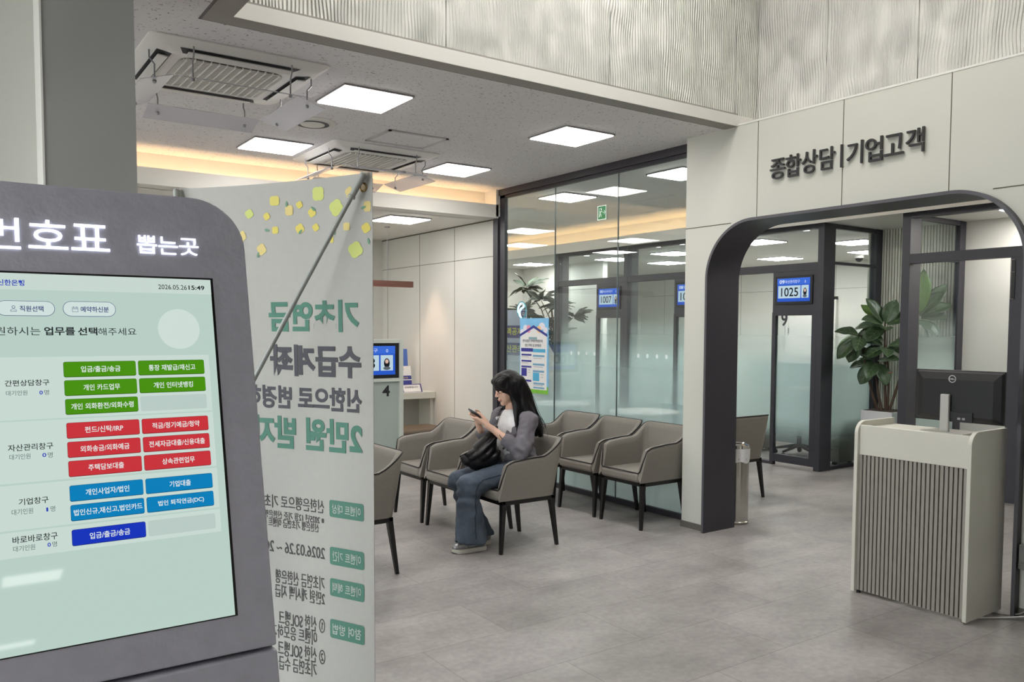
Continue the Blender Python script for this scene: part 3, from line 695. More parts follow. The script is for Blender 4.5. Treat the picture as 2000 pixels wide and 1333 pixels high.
for s, bx_, sub, n, bn, bm in (('간편상담창구', (-0.3076, 0.1659, -0.2497, 0.1753), (-0.3066, 0.1818, -0.2792, 0.1893), '0', (-0.2635, 0.1831, -0.2589, 0.189), (-0.257, 0.1822, -0.2507, 0.1898)),
        ('자산관리창구', (-0.307, 0.2625, -0.2486, 0.2726), (-0.3056, 0.277, -0.2787, 0.2851), '0', (-0.2633, 0.2780, -0.2582, 0.2841), (-0.2562, 0.2774, -0.2498, 0.2855)),
        ('기업창구', (-0.2963, 0.3428, -0.258, 0.3525), (-0.3056, 0.3576, -0.2785, 0.3659), '1', (-0.2615, 0.3595, -0.2590, 0.3654), (-0.2559, 0.3581, -0.2499, 0.3663)),
        ('바로바로창구', (-0.3059, 0.3968, -0.2483, 0.4074), (-0.3055, 0.4106, -0.278, 0.4187), '0', (-0.2621, 0.4113, -0.2577, 0.4173), (-0.2557, 0.4105, -0.2497, 0.4183))):
    stext_part(s, bx_, 0.01); stext_part('대기인원', sub, 0, 1); stext_part(n, bn, 0.02, 2); stext_part('명', bm, 0, 1)

for u0, u1, v0, v1, s, bt, icon in ((-0.3155, -0.2371, 0.0433, 0.0669, '직원선택', (-0.2844, 0.0512, -0.2528, 0.0603), 0), (-0.2264, -0.1511, 0.0425, 0.067, '예약하신분', (-0.2018, 0.0509, -0.1615, 0.0601), 1)):
    p = MB(); srect(p, u0, v0, u1, v1, LAY, 0.0117, 0); srect(p, u0+0.0007, v0+0.0007, u1-0.0007, v1-0.0007, LAY+0.0003, 0.011, 1); stxt(p, s, bt, 0.015, 0, LAY+0.0012)
    if icon == 0:
        c = K(-0.2924, 0.0535, LAY+0.0013); p.tube([c+KH*(0.002*math.cos(a))+KU*(0.002*math.sin(a)) for a in [2*PI*i/14 for i in range(14)]], 0.00035, 4, 0, True)
        c = K(-0.2924, 0.0600, LAY+0.0013); p.tube([c+KH*(0.0040*math.cos(a))+KU*(0.0036*math.sin(a)) for a in [PI*i/12 for i in range(13)]]+[c-KH*0.004], 0.00035, 4)
        p.tube([c-KH*0.004, c+KH*0.004], 0.00035, 4)
    else:
        for q in ((-0.2135, 0.0525, -0.2055, 0.0596),):
            p.tube([K(q[0], q[1], LAY+0.0013), K(q[2], q[1], LAY+0.0013), K(q[2], q[3], LAY+0.0013), K(q[0], q[3], LAY+0.0013)], 0.00035, 4, 0, True)
            p.tube([K(q[0], q[1]+0.0022, LAY+0.0013), K(q[2], q[1]+0.0022, LAY+0.0013)], 0.00035, 4)
            for uu in (-0.2115, -0.2075): p.tube([K(uu, q[1]-0.0012, LAY+0.0013), K(uu, q[1]+0.0008, LAY+0.0013)], 0.00035, 4)
    on_screen('menu_button', p, [navy_ink, scr('pill_fill', (212, 228, 224), 0.95)])
GREEN, RED, BLUE, NAVY = (74, 147, 18), (205, 54, 62), (12, 130, 190), (26, 54, 190)
C0, C1 = (-0.2298, -0.1267), (-0.1232, -0.0206)
BW = {'입금/출금/송금': 0.0562, '통장 재발급/재신고': 0.0724, '개인 카드업무': 0.052, '개인 인터넷뱅킹': 0.061, '개인 외화환전/외화수령': 0.0885, '펀드/신탁/IRP': 0.054, '적금/정기예금/청약': 0.073, '외화송금/외화예금': 0.069, '전세자금대출/신용대출': 0.086, '주택담보대출': 0.0500, '상속관련업무': 0.050, '개인사업자/법인': 0.0612, '기업대출': 0.0325, '법인신규,재신고,법인카드': 0.0960, '법인 퇴직연금(DC)': 0.070}
for col, v, (a, b), s in ((GREEN, 0.1393, C0, '입금/출금/송금'), (GREEN, 0.1393, C1, '통장 재발급/재신고'), (GREEN, 0.1684, C0, '개인 카드업무'), (GREEN, 0.1684, C1, '개인 인터넷뱅킹'), (GREEN, 0.1977, C0, '개인 외화환전/외화수령'),
        (RED, 0.2345, C0, '펀드/신탁/IRP'), (RED, 0.2345, C1, '적금/정기예금/청약'), (RED, 0.2639, C0, '외화송금/외화예금'), (RED, 0.2639, C1, '전세자금대출/신용대출'), (RED, 0.2931, C0, '주택담보대출'), (RED, 0.2931, C1, '상속관련업무'),
        (BLUE, 0.3304, C0, '개인사업자/법인'), (BLUE, 0.3304, C1, '기업대출'), (BLUE, 0.3598, C0, '법인신규,재신고,법인카드'), (BLUE, 0.3598, C1, '법인 퇴직연금(DC)'), (NAVY, 0.3968, C0, '입금/출금/송금')):
    p = MB(); h = 0.0244
    srect(p, a, v, b, v+h, LAY+0.0004, 0.0028, 1); srect(p, a+0.0006, v+0.0006, b-0.0003, v+h-0.0011, LAY+0.0009, 0.0026, 0)
    w = BW[s]; cu = (a+b)/2+0.0005; th = 0.0098
    stxt(p, s, (cu-w/2, v+h/2-th/2, cu+w/2, v+h/2+th/2), 0.012, 2, LAY+0.0015)
    on_screen('menu_button', p, [scr('button_%d_%d' % (col[0], col[1]), col, 0.95), scr('button_rim_%d_%d' % (col[0], col[1]), tuple(int(c*0.72) for c in col), 0.9), white_px])
for v in (0.1977, 0.3968):
    p = MB(); srect(p, C1[0], v, C1[1], v+0.0244, LAY+0.0005, 0.0028); on_screen('empty_button', p, scr('button_empty', (192, 210, 204), 0.92))

#=====BANNER=====
BD = V(0.52, -0.85417, 0).normalized(); BR_ = V(0.845, 1.786, 1.917); UPZ = V(0, 0, 1)
BNn = BD.cross(UPZ).normalized()          # faces the viewer
bt = thing('banner_stand', 'white fabric banner stand seen from behind with mirrored green and grey lettering', 'banner', tuple(BR_-BD*0.3+V(0, 0, -1.917)))
def B(u, z, n=0.0): return BR_+BD*u+UPZ*z+BNn*n
fabric = mat('banner_fabric', (174, 171, 164), 0.8, var=(60, 0.02), bump=(600, 0.05, 0.0005))
rows = []
for j in range(25):
    z = -1.80*j/24; row = []
    for i in range(17):
        u = -0.6+0.6*i/16; e = (u+0.3)/0.3
        row.append(B(u, z+0.006*(1-e*e)*-1*(j == 0), -0.022*(1-e*e)*math.sin(PI*j/24)))
    rows.append(row)
back_rows = [[p-BNn*0.0012 for p in r_] for r_ in rows]
bm_ = MB().grid(rows).grid([r_[::-1] for r_ in back_rows])
ban = bm_.build('banner_cloth', fabric, bt, smooth=60)
def sag(u, z):
    e = (u+0.3)/0.3; return -0.022*(1-e*e)*math.sin(PI*min(1, max(0, -z/1.8)))
teal = mat('print_green', (78, 124, 107), 0.8); gtxt = mat('print_grey', (74, 72, 78), 0.8); stext = mat('print_dark_grey', (70, 68, 68), 0.8); btxt = mat('print_pale', (178, 186, 178), 0.8)
def btext(mb, s, b, bold=0, mi=0, lift=0.0008):
    """mirrored print showing through: b = (u_left, z_top, u_right, z_bottom) as seen; reads from right to left. Follows the cloth."""
    vs, fs, _ = glyphs(s, bold)
    u0, z1, u1, z0 = b
    out = []
    for x, y, zz in vs:
        u = u1-(u1-u0)*x; z = z0+(z1-z0)*y
        out.append(B(u, z, sag(u, z)+lift+zz*0.0004))
    mb.add(out, fs, mi)
p = MB()
def bpart(name, m_, s, b, bold):
    q = MB(); btext(q, s, b, bold); q.build(name, m_, ban)
bpart('headline', teal, '기초연금', (-0.3185, -0.2967, -0.0405, -0.3751), 0.038)
bpart('headline', teal, '2만원 받자', (-0.383, -0.588, -0.0347, -0.672), 0.038)
bpart('headline', gtxt, '수급계좌', (-0.3189, -0.4065, -0.0363, -0.486), 0.038)
bpart('headline', gtxt, '신한으로 변경하면', (-0.4470, -0.5105, -0.0349, -0.5700), 0.034)
p = MB()
for s, b in (('신한은행으로 기초연금', (-0.395, -0.793, -0.1572, -0.8270)), ('※ 2025년 12월 기준 신한은행으로', (-0.378, -0.8340, -0.1575, -0.8545)), ('신한은행 기초연금 이벤트 혜택', (-0.367, -0.8540, -0.1746, -0.8765)),
             ('2026.03.26 ~ 2026.06.30', (-0.448, -0.9130, -0.1562, -0.9420)), ('기초연금 신한은행', (-0.3140, -0.9866, -0.1583, -1.0225)), ('2만원 캐시백 지급', (-0.3170, -1.0250, -0.1574, -1.0595)),
             ('① 신한 SOL뱅크', (-0.3050, -1.0920, -0.1572, -1.1310)), ('이벤트 응모하기', (-0.328, -1.1300, -0.1831, -1.1660)), ('② 신한 SOL뱅크', (-0.3080, -1.1710, -0.1567, -1.2110)), ('기초연금 수급', (-0.3050, -1.2110, -0.184, -1.2480))):
    bpart('body_text', stext, s, b, 0.004)
for i, (z1, z0, s) in enumerate(((-0.7895, -0.8320, '이벤트 대상'), (-0.9070, -0.9515, '이벤트 기간'), (-0.9860, -1.0305, '이벤트 혜택'), (-1.0890, -1.1365, '참여 방법'))):
    p = MB(); u0, u1 = -0.140, -0.0316
    pts = [B(u0+x, z0+y, sag(u0+x, z0+y)+0.0009) for x, y in rrect(u1-u0, z1-z0, 0.006)]
    p.add(pts, [list(range(len(pts)))])
    h = z1-z0; btext(p, s, (u0+0.009, z1-h*0.22, u1-0.009, z0+h*0.22), 0.01, 1, 0.0016)
    p.build('badge', [teal, btxt], ban)
FM = ([mat('print_yellow', (214, 200, 110), 0.8), mat('print_lime', (201, 207, 120), 0.8), mat('print_yellow_warm', (217, 200, 100), 0.8), mat('print_apricot', (219, 198, 130), 0.8), mat('print_leaf', (110, 148, 120), 0.8)])
FL = [(-0.288, -0.05, 0.030, 0.024, 0), (-0.369, -0.078, 0.024, 0.021, 1), (-0.314, -0.087, 0.018, 0.017, 2), (-0.244, -0.076, 0.024, 0.025, 3), (-0.212, -0.064, 0.018, 0.016, 2), (-0.175, -0.085, 0.021, 0.020, 2), (-0.155, -0.041, 0.033, 0.033, 1), (-0.103, -0.077, 0.036, 0.036, 1), (-0.065, -0.043, 0.020, 0.023, 3), (-0.014, -0.079, 0.020, 0.025, 3), (-0.018, -0.129, 0.023, 0.022, 2), (-0.049, -0.179, 0.038, 0.035, 1), (-0.074, -0.123, 0.019, 0.019, 3), (-0.165, -0.121, 0.018, 0.017, 2), (-0.213, -0.122, 0.024, 0.022, 2), (-0.289, -0.122, 0.019, 0.018, 2), (-0.394, -0.133, 0.022, 0.025, 3), (-0.334, -0.168, 0.026, 0.026, 3), (-0.118, -0.152, 0.010, 0.016, 2)]
for k_, (u, z, w, h, c) in enumerate(FL):
    pts = []
    for i in range(32):
        a = 2*PI*i/32; rr_ = 0.40+0.10*abs(math.cos(2*a+(0.5 if k_ % 3 else 1.57)))
        uu, zz = u+w*rr_*1.15*math.cos(a), z+h*rr_*1.15*math.sin(a); uu = min(uu, -0.001)
        pts.append(B(uu, zz, sag(uu, zz)+0.0009))
    MB().add(pts, [list(range(32))]).build('flower_print', FM[c], ban)
for k_, (u, z) in enumerate(((-0.251, -0.06), (-0.171, -0.076), (-0.314, -0.121), (-0.211, -0.129), (-0.345, -0.181), (-0.109, -0.134), (-0.024, -0.081), (-0.011, -0.16))):
    a0 = (1.5, 2.4, -0.2, 0.7, 1.2, 1.5, 0.3, 1.8)[k_]; pts = []
    for i in range(16):
        a = 2*PI*i/16; x, y = 0.0075*math.cos(a), 0.0032*math.sin(a)*(1-0.3*math.cos(a))
        uu, zz = u+x*math.cos(a0)-y*math.sin(a0), z+x*math.sin(a0)+y*math.cos(a0); pts.append(B(min(uu, -0.001), zz, sag(uu, zz)+0.0013))
    MB().add(pts, [list(range(16))]).build('leaf_print', FM[4], ban)
pole_m = mat('pole_pale_grey', (158, 160, 154), 0.4)
HUB = B(-0.43, -0.80, 0.16)
for side, (u, zt) in enumerate(((-0.020, -0.012), (-0.597, -0.012))):
    top = B(u, zt, 0.012)
    pl = MB().tube([top, top+(HUB-top)*0.35+BNn*0.004, HUB+UPZ*0.0], 0.0056, 10).build('pole', pole_m, bt, smooth=50)
    dirn = (HUB-top).normalized()
    MB().tube([top-dirn*0.004, top+dirn*0.048, top+dirn*0.050, top+dirn*0.056], [0.0085, 0.0075, 0.0095, 0.0095], 12).ell(top-dirn*0.004, (0.0085, 0.0085, 0.0085)).build('hook_cap', pole_m, pl, smooth=40)
    gc = B(u-0.0045 if side == 0 else u+0.006, zt-0.022, 0.001)
    MB().tube([gc+BD*(0.008*math.cos(a))+UPZ*(0.0095*math.sin(a)) for a in [2*PI*i/18 for i in range(18)]], 0.0026, 8, 0, True).build('grommet', mat('brass', (150, 122, 84), 0.25, metal=1.0), bt, smooth=60)
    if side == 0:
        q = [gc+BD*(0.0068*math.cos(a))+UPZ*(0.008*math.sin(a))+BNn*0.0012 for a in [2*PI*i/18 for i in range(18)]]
        MB().add(q, [list(range(18))]).build('grommet_glint_disc', mat('grommet_glint', (236, 214, 178), 0.3), bt)  # pale disc puts a glint into the grommet by colour
for u in (-0.60, -0.0): MB().tube([HUB, B(u*0.9-0.03, -1.78, 0.012)], 0.0042, 8).build('pole', pole_m, bt, smooth=50)
MB().tube([HUB, B(-0.43, -1.914, 0.42)], 0.0045, 8).ell(HUB, (0.02, 0.02, 0.03)).build('rear_leg', pole_m, bt, smooth=50)
for u in (-0.58, -0.02): MB().tube([B(u, -1.79, 0.012), B(u, -1.914, -0.05)], 0.0042, 8).build('foot', pole_m, bt, smooth=50)

#=====WALL SIGN=====
st_ = thing('wall_sign', 'raised dark Korean lettering on the white wall above the arched doorway', 'sign', (4.80, 3.18, 2.67))
let = mat('sign_letter_grey', (48, 48, 50), 0.45, metal=0.2); letside = None
for ch, y1, y0, zt, zb in (('종', 3.727, 3.605, 2.733, 2.594), ('합', 3.60, 3.480, 2.742, 2.594), ('상', 3.472, 3.356, 2.747, 2.594), ('담', 3.337, 3.225, 2.744, 2.600), ('|', 3.184, 3.170, 2.742, 2.597), ('기', 3.139, 3.029, 2.746, 2.602), ('업', 3.011, 2.898, 2.747, 2.598), ('고', 2.888, 2.763, 2.741, 2.615), ('객', 2.750, 2.637, 2.751, 2.606)):
    p = MB()
    if ch == '|': p.box(4.778, 4.79, y0, y1, zb, zt)
    else: txt(p, ch, (4.79, y1, zb), (0, -1, 0), (0, 0, 1), y1-y0, zt-zb, 0.014, 0, 0.004)
    p.build('letter', let, st_)
    q = MB()
    if ch == '|': q.box(4.79, 4.7995, y0+0.001, y1-0.001, zb, zt)
    else: txt(q, ch, (4.7995, y1, zb-0.002), (0, -1, 0), (0, 0, 1), y1-y0, zt-zb, 0.0098, 0, 0.004)
    q.build('letter_backing', mat('sign_letter_backing', (188, 186, 182), 0.5), st_)
#=====COUNTER=====
ct = thing('reception_counter', 'white standing counter with a grey fluted front, right foreground under the monitor', 'counter', (4.60, 2.46, 0))
y0, y1 = 2.125, 2.795
def side(y):
    r = 0.075; X0, X1, T = 4.405, 4.79, 1.022
    poly = [(X0, 0.012), (X1, 0.012), (X1, T)]+[(X0+r-r*math.sin(PI/2*i/10), T-r+r*math.cos(PI/2*i/10)) for i in range(11)]
    MB().prism(poly, (0, y+0.022, 0), (1, 0, 0), (0, 0, 1), 0.022).build('side_panel', counter_white, ct, bevel=0.002)
side(y0); side(y1-0.022)
MB().box(4.425, 4.447, y0+0.022, y1-0.022, 0.825, 1.0).build('front_board', counter_white, ct, bevel=0.003)
MB().box(4.447, 4.79, y0+0.022, y1-0.022, 0.965, 0.985).build('counter_top', counter_white, ct)
MB().box(4.447, 4.46, y0+0.022, y1-0.022, 0.03, 0.83).build('back_board', mat('slat_groove', (104, 98, 90), 0.6), ct)
sl = MB(); n = 25; p_ = (y1-y0-0.044)/n
for i in range(n): sl.box(4.428, 4.448, y0+0.022+p_*i+p_*0.30, y0+0.022+p_*(i+1), 0.02, 0.825)
sl.build('fluted_panel', mat('slat_taupe', (152, 148, 141), 0.5, var=(2, 0.01)), ct)
for y in (y0+0.03, y1-0.03):
    for x in (4.44, 4.75): MB().lathe([(0.012, 0), (0.012, 0.012)], (x, y, 0), 12).build('castor', steel if y < 2.4 else black, ct)
mo = thing('computer_monitor', 'black computer monitor seen from behind with a round logo, on the white counter', 'monitor', (4.63, 2.29, 0.985))
MB().box(4.585, 4.60, 2.052, 2.535, 1.052, 1.337).build('bezel', black, mo, bevel=0.004)
bk = MB().grid([[V(4.586, 2.29+s_*0.236, 1.195+t*0.138) for s_, t in ((-1, -1), (1, -1), (1, 1), (-1, 1))], [V(4.574, 2.29+s_*0.225, 1.195+t*0.128) for s_, t in ((-1, -1), (1, -1), (1, 1), (-1, 1))], [V(4.560, 2.29+s_*0.19, 1.185+t*0.10) for s_, t in ((-1, -1), (1, -1), (1, 1), (-1, 1))]], 0, True)
bk.add([V(4.560, 2.29+s_*0.19, 1.185+t*0.10) for s_, t in ((-1, -1), (1, -1), (1, 1), (-1, 1))], [(0, 1, 2, 3)])
back = bk.build('rear_shell', mat('monitor_black', (15, 15, 18), 0.5, var=(10, 0.1)), mo, bevel=0.006)
MB().box(4.553, 4.562, 2.20, 2.375, 1.055, 1.11).build('port_panel', black, mo)
for y in (2.27, 2.245): MB().box(4.551, 4.554, y-0.008, y+0.008, 1.068, 1.08).build('port', grey_metal, mo)
lg = MB(); c = V(4.558, 2.315, 1.2885)
lg.tube([c+V(0, 0.0185*math.cos(a), 0.0185*math.sin(a)) for a in [2*PI*i/28 for i in range(28)]], 0.0022, 8, 0, True)
txt(lg, 'DELL', c+V(0.0, 0.0138, -0.0048), (0, -1, 0), (0, 0, 1), 0.0276, 0.0096, 0.001, 0, 0.03)
lg.build('logo', mat('logo_silver', (205, 205, 205), 0.35, metal=0.2), mo)
MB().box(4.535, 4.556, 2.318, 2.368, 0.995, 1.205).build('stand_neck', mat('stand_silver', (188, 187, 183), 0.35, metal=0.5), mo, bevel=0.006)
MB().box(4.50, 4.70, 2.22, 2.46, 0.985, 0.997).build('stand_base', mat('stand_silver', (188, 187, 183), 0.35, metal=0.5), mo, bevel=0.003)
t = thing('wall_socket', 'grey plastic socket box low on the white wall at the right edge', 'socket', (4.78, 1.99, 0.3))
MB().box(4.765, 4.80, 1.94, 2.035, 0.285, 0.40).build('box', mat('socket_grey', (118, 116, 114), 0.5), t, bevel=0.004)
MB().lathe([(0.035, 0), (0.035, 0.03)], (4.772, 2.0, 0.27), 16).build('plug', mat('socket_grey', (118, 116, 114), 0.5), t, bevel=0.003)
def cable(pts, r, label, m_):
    cu = [Vector(p) for p in pts]; out = []
    for i in range(len(cu)-1):
        p0, p1, p2, p3 = cu[max(i-1, 0)], cu[i], cu[i+1], cu[min(i+2, len(cu)-1)]
        for j in range(8):
            t_ = j/8; out.append(0.5*((2*p1)+(p2-p0)*t_+(2*p0-5*p1+4*p2-p3)*t_*t_+(3*p1-p0-3*p2+p3)*t_**3))
    out.append(cu[-1]); o = MB().tube(out, r, 8).build('power_cable', m_, None, smooth=60); tag(o, label, 'cable', 'cables behind the counter'); return o
cable([(4.70, 2.16, 0.006), (4.76, 2.06, 0.006), (4.77, 1.99, 0.05), (4.765, 1.98, 0.16), (4.762, 2.0, 0.26)], 0.0035, 'grey power cable looping up from the floor to the plug on the wall socket', mat('cable_grey', (150, 148, 146), 0.5))
cable([(4.62, 2.14, 0.006), (4.70, 2.04, 0.006), (4.735, 1.985, 0.02), (4.75, 1.96, 0.12), (4.762, 1.95, 0.30)], 0.0035, 'thin grey cable rising in a curve to the side of the wall socket', mat('cable_grey', (150, 148, 146), 0.5))
cable([(4.56, 2.135, 0.007), (4.66, 2.07, 0.007), (4.72, 2.0, 0.02), (4.74, 1.9, 0.045), (4.75, 1.7, 0.06)], 0.0045, 'white cable lying along the skirting from under the counter', mat('cable_white', (205, 204, 200), 0.5))

#=====CHAIRS=====
uph = mat('chair_fabric_taupe', (131, 126, 119), 0.8, var=(120, 0.05), bump=(900, 0.25, 0.001))
pip = mat('chair_piping', (22, 20, 20), 0.6)
def make_chair(label, loc):
    t = thing('armchair', label, 'armchair', (0, 0, 0), 0, 'grey waiting room armchairs')
    N = 60; path = []
    ctrl = [(-0.205, -0.262)]
    ctrl += [(-0.205+0.35*i/12, -0.262-0.004*i/12) for i in range(1, 13)]
    rc = 0.085; cx, cy2 = 0.150, 0.181
    for i in range(1, 13): a = -PI/2+PI/2*i/12; ctrl.append((cx+rc*math.cos(a), -cy2+rc*math.sin(a)))
    ctrl += [(0.235, -cy2+2*cy2*i/14) for i in range(1, 14)]
    left = [(x, -y) for x, y in ctrl[:25]][::-1]
    path = ctrl+left
    k = len(path); rows = []; edge = []
    for i, (x, y) in enumerate(path):
        a = path[max(i-1, 0)]; b = path[min(i+1, k-1)]
        tx, ty = b[0]-a[0], b[1]-a[1]; l = math.hypot(tx, ty); nx, ny = -ty/l, tx/l    # inward
        h = 0.640+0.018*ss(-0.2, 0.06, x)+0.118*ss(0.075, 0.232, x)-0.022*(1-ss(-0.205, -0.160, x))
        fr = 1-ss(-0.205, -0.11, x); bkw = ss(0.0, 0.2, x)
        def P(z, inn):
            q = (z-0.368)/0.4; zz = (z-0.368)/0.264
            xx = x-0.062*fr*(1-zz)+0.065*bkw*q; yy = y*(0.925+0.075*q/0.7)
            return (xx+nx*inn, yy+ny*inn, z)
        th = 0.05
        prof = [P(0.368, 0), P(0.44, -0.001), P(0.54, -0.002), P(h-0.03, 0), P(h-0.008, 0.003), P(h, 0.012), P(h, th-0.014), P(h-0.010, th-0.003), P(h-0.05, th), P(0.54, th), P(0.42, th)]
        rows.append(prof); edge.append(Vector(P(h-0.001, 0.004)))
    sh = MB().grid(rows)
    for r_ in (rows[0], rows[-1]): sh.add(r_, [list(range(len(r_)))])
    sh.build('shell', uph, t, smooth=50, fix=True)
    s = MB(); O = []
    se = MB().box(-0.268, 0.20, -0.215, 0.215, 0.368, 0.44).build('seat', uph, t, smooth=40, bevel=0.022, seg=4)
    f0 = Vector(rows[0][4]); f1 = Vector(rows[-1][4])
    loop = [V(-0.255, 0.205, 0.442), V(-0.262, 0, 0.446), V(-0.255, -0.205, 0.442), V(-0.252, -0.222, 0.455), V(-0.235, -0.233, 0.52)]+edge+[V(-0.235, 0.233, 0.52), V(-0.252, 0.222, 0.455)]
    MB().tube(loop, 0.0048, 7, 0, True).build('piping', pip, t, smooth=60)
    fr = MB().box(-0.235, 0.215, -0.238, -0.205, 0.336, 0.369).box(-0.235, 0.215, 0.205, 0.238, 0.336, 0.369).box(-0.235, -0.205, -0.238, 0.238, 0.336, 0.369).box(0.185, 0.215, -0.238, 0.238, 0.336, 0.369)
    fr.build('frame', blackm, t, bevel=0.003)
    for sx in (0, 1):
        for sy in (-1, 1):
            tx, bx_ = (-0.218, -0.243) if sx == 0 else (0.196, 0.243); ty, by = sy*0.220, sy*0.233
            a, b = 0.018, 0.0105
            MB().grid([[V(tx+i*a, ty+j*a, 0.345) for i, j in ((-1, -1), (1, -1), (1, 1), (-1, 1))], [V(bx_+i*b, by+j*b, 0) for i, j in ((-1, -1), (1, -1), (1, 1), (-1, 1))]], 0, True).add([V(bx_+i*b, by+j*b, 0) for i, j in ((-1, -1), (1, -1), (1, 1), (-1, 1))], [(0, 1, 2, 3)]).build('leg', blackm, t, fix=True)
    t.location = loc
    return t
ch0 = make_chair('grey armchair in which the woman with the phone is sitting', (3.385, 4.862, 0))
for loc, rz, l in (((3.385, 5.438, 0), 0, 'empty grey armchair right beside the seated woman, on her far side'), ((3.385, 5.992, 0), 0, 'grey armchair next to counter 4, farthest in the row with the seated woman'),
                   ((4.665, 4.822, 0), 0, 'grey armchair by the glass wall nearest the white sign wall, front-most of that row'), ((4.665, 5.375, 0), 0, 'grey armchair in the middle of the three along the glass wall'), ((4.665, 5.928, 0), 0, 'grey armchair along the glass wall partly hidden behind the seated woman'),
                   ((2.105, 4.862, 0), 0, 'grey armchair mostly hidden behind the banner, only its back corner and rear leg showing'), ((6.03, 5.13, 0), -PI/2, 'grey armchair in the corridor seen from behind through the archway, beside the steel bin')):
    dup(ch0, loc, rz, l)

#=====WAITING AREA=====
def display(name_lbl, X, ya, yb, z0, z1, head, num, parent_axis='X', bezel=black, small=None, extra=None):
    """queue number display; plane x = X facing the hall, or (axis Y) plane y = X spanning x = ya..yb"""
    if parent_axis == 'X': O, U, n_ = V(X, ya, z0), V(0, -1, 0), V(-1, 0, 0); w = ya-yb; ctr = (X, (ya+yb)/2, (z0+z1)/2)
    else: O, U, n_ = V(ya, X, z0), V(1, 0, 0), V(0, -1, 0); w = yb-ya; ctr = ((ya+yb)/2, X, (z0+z1)/2)
    Zv = V(0, 0, 1); h = z1-z0
    t = thing('queue_display', name_lbl, 'display', ctr, 0, 'blue queue number displays')
    fr_ = MB().slab(O, U, Zv, w, h, 0.015)
    MB().slab(O-n_*0.03, U, Zv, w, h, 0.042).build('bezel', bezel, t, bevel=0.002)
    q = lambda u, v, l=0.0: O+U*(u*w)+Zv*(v*h)+n_*(0.0125+l)
    s = MB().slab(q(0.06, 0.10), U, Zv, w*0.88, h*0.82, 0.001).build('screen', scr('display_blue', (42, 92, 205), 0.9, 0.3), t)
    MB().slab(q(0.06, 0.70, 0.0012), U, Zv, w*0.88, h*0.22, 0.0005).build('header', scr('display_header', (58, 108, 216), 0.95, 0.3), s)
    MB().slab(q(0.09, 0.22, 0.0012), U, Zv, w*0.60, h*0.44, 0.0005).build('number_field', scr('display_field', (190, 214, 226), 0.95, 0.3), s)
    MB().slab(q(0.715, 0.22, 0.0012), U, Zv, w*0.19, h*0.44, 0.0005).build('portrait_field', scr('display_field', (190, 214, 226), 0.95, 0.3), s)
    p = MB(); txt(p, num, q(0.17, 0.28, 0.0019), U, Zv, w*0.46, h*0.31, 0.0005, 0, 0.012); p.build('number', scr('display_ink', (24, 28, 36), 0.8, 0.3), s)
    p = MB(); wht = scr('display_white', (225, 234, 250), 0.95, 0.3)
    if head[0]: txt(p, head[0], q(0.12, 0.735, 0.0019), U, Zv, w*0.14, h*0.13, 0.0005, 0, 0.02)
    if head[1]: txt(p, head[1], q(0.27, 0.74, 0.0019), U, Zv, w*0.40, h*0.115, 0.0005)
    txt(p, '0', q(0.80, 0.74, 0.0019), U, Zv, w*0.03, h*0.09, 0.0005); p.build('header_text', wht, s)
    # small staff portrait: hair, face, shoulders
    p = MB(); c = q(0.81, 0.45, 0.0019); e = lambda cu, cv, ru, rv, mi, l: p.add([c+U*(w*(cu+ru*math.cos(a)))+Zv*(h*(cv+rv*math.sin(a)))+n_*l for a in [2*PI*i/20 for i in range(20)]], [list(range(20))], mi)
    e(0, -0.02, 0.045, 0.14, 0, 0.0); e(0, 0.03, 0.026, 0.06, 1, 0.0005); e(0, -0.165, 0.055, 0.05, 2, 0.0005)
    p.build('portrait', [scr('display_ink', (24, 28, 36), 0.8, 0.3), scr('portrait_skin', (226, 190, 172), 0.9, 0.3), scr('portrait_grey', (96, 104, 112), 0.9, 0.3)], s)
    return t
display('blue display reading 1025 above booth nine, seen through the archway', 7.907, 6.05, 5.56, 1.845, 2.165, ('09', '자산관리창구'), '1025')
display('blue display with 08 in its header, cut by the sign wall edge, behind the glass', 7.907, 7.60, 7.11, 1.845, 2.165, ('08', '자산관리창구'), '1031')
display('blue display reading 1007 seen behind the glass wall', 7.907, 9.155, 8.665, 1.845, 2.165, ('00', '자산관리창구'), '1007')
d9 = MB(); txt(d9, '9', (7.9295, 5.985, 1.60), (0, -1, 0), (0, 0, 1), 0.085, 0.15, 0.001, 0, 0.02)
o = d9.build('number_decal', mat('decal_black', (28, 28, 32), 0.5)); tag(o, 'black numeral 9 decal on the narrow glass panel of booth nine', 'number decal')
# teller counter four: framed screen with frosted panel
tc_ = thing('counter_screen', 'pale framed frosted counter screen bearing the number 4, right of the banner', 'counter screen', (3.7, 8.02, 0))
pale = mat('counter_frame_pale', (200, 204, 196), 0.45)
f_ = MB().box(4.098, 4.142, 8.0, 8.06, 0, 1.44).box(3.2, 3.28, 8.0, 8.06, 0, 1.44).box(3.28, 4.098, 8.0, 8.06, 1.40, 1.44).box(3.28, 4.098, 8.0, 8.06, 0.985, 1.02).box(3.28, 4.098, 8.0, 8.06, 0, 0.04)
f_.build('frame', pale, tc_, bevel=0.002)
MB().box(3.28, 4.098, 8.03, 8.04, 0.04, 0.985).build('frosted_panel', mat('frosted_panel_grey', (168, 178, 172), 0.35, var=(2, 0.04)), tc_)
p = MB(); txt(p, '4', (3.905, 8.0295, 0.825), (1, 0, 0), (0, 0, 1), 0.088, 0.118, 0.001, 0, 0.03); p.build('number', mat('decal_black', (28, 28, 32), 0.5), tc_)
display('blue counter display ending in 3 with a staff portrait, beside the banner edge', 8.03, 3.33, 4.098, 1.022, 1.398, ('', '간편상담창구'), '1008', 'Y')
sh_ = thing('counter_shelf', 'white counter shelf against the panel wall, carrying leaflets', 'shelf', (4.6, 8.9, 0))
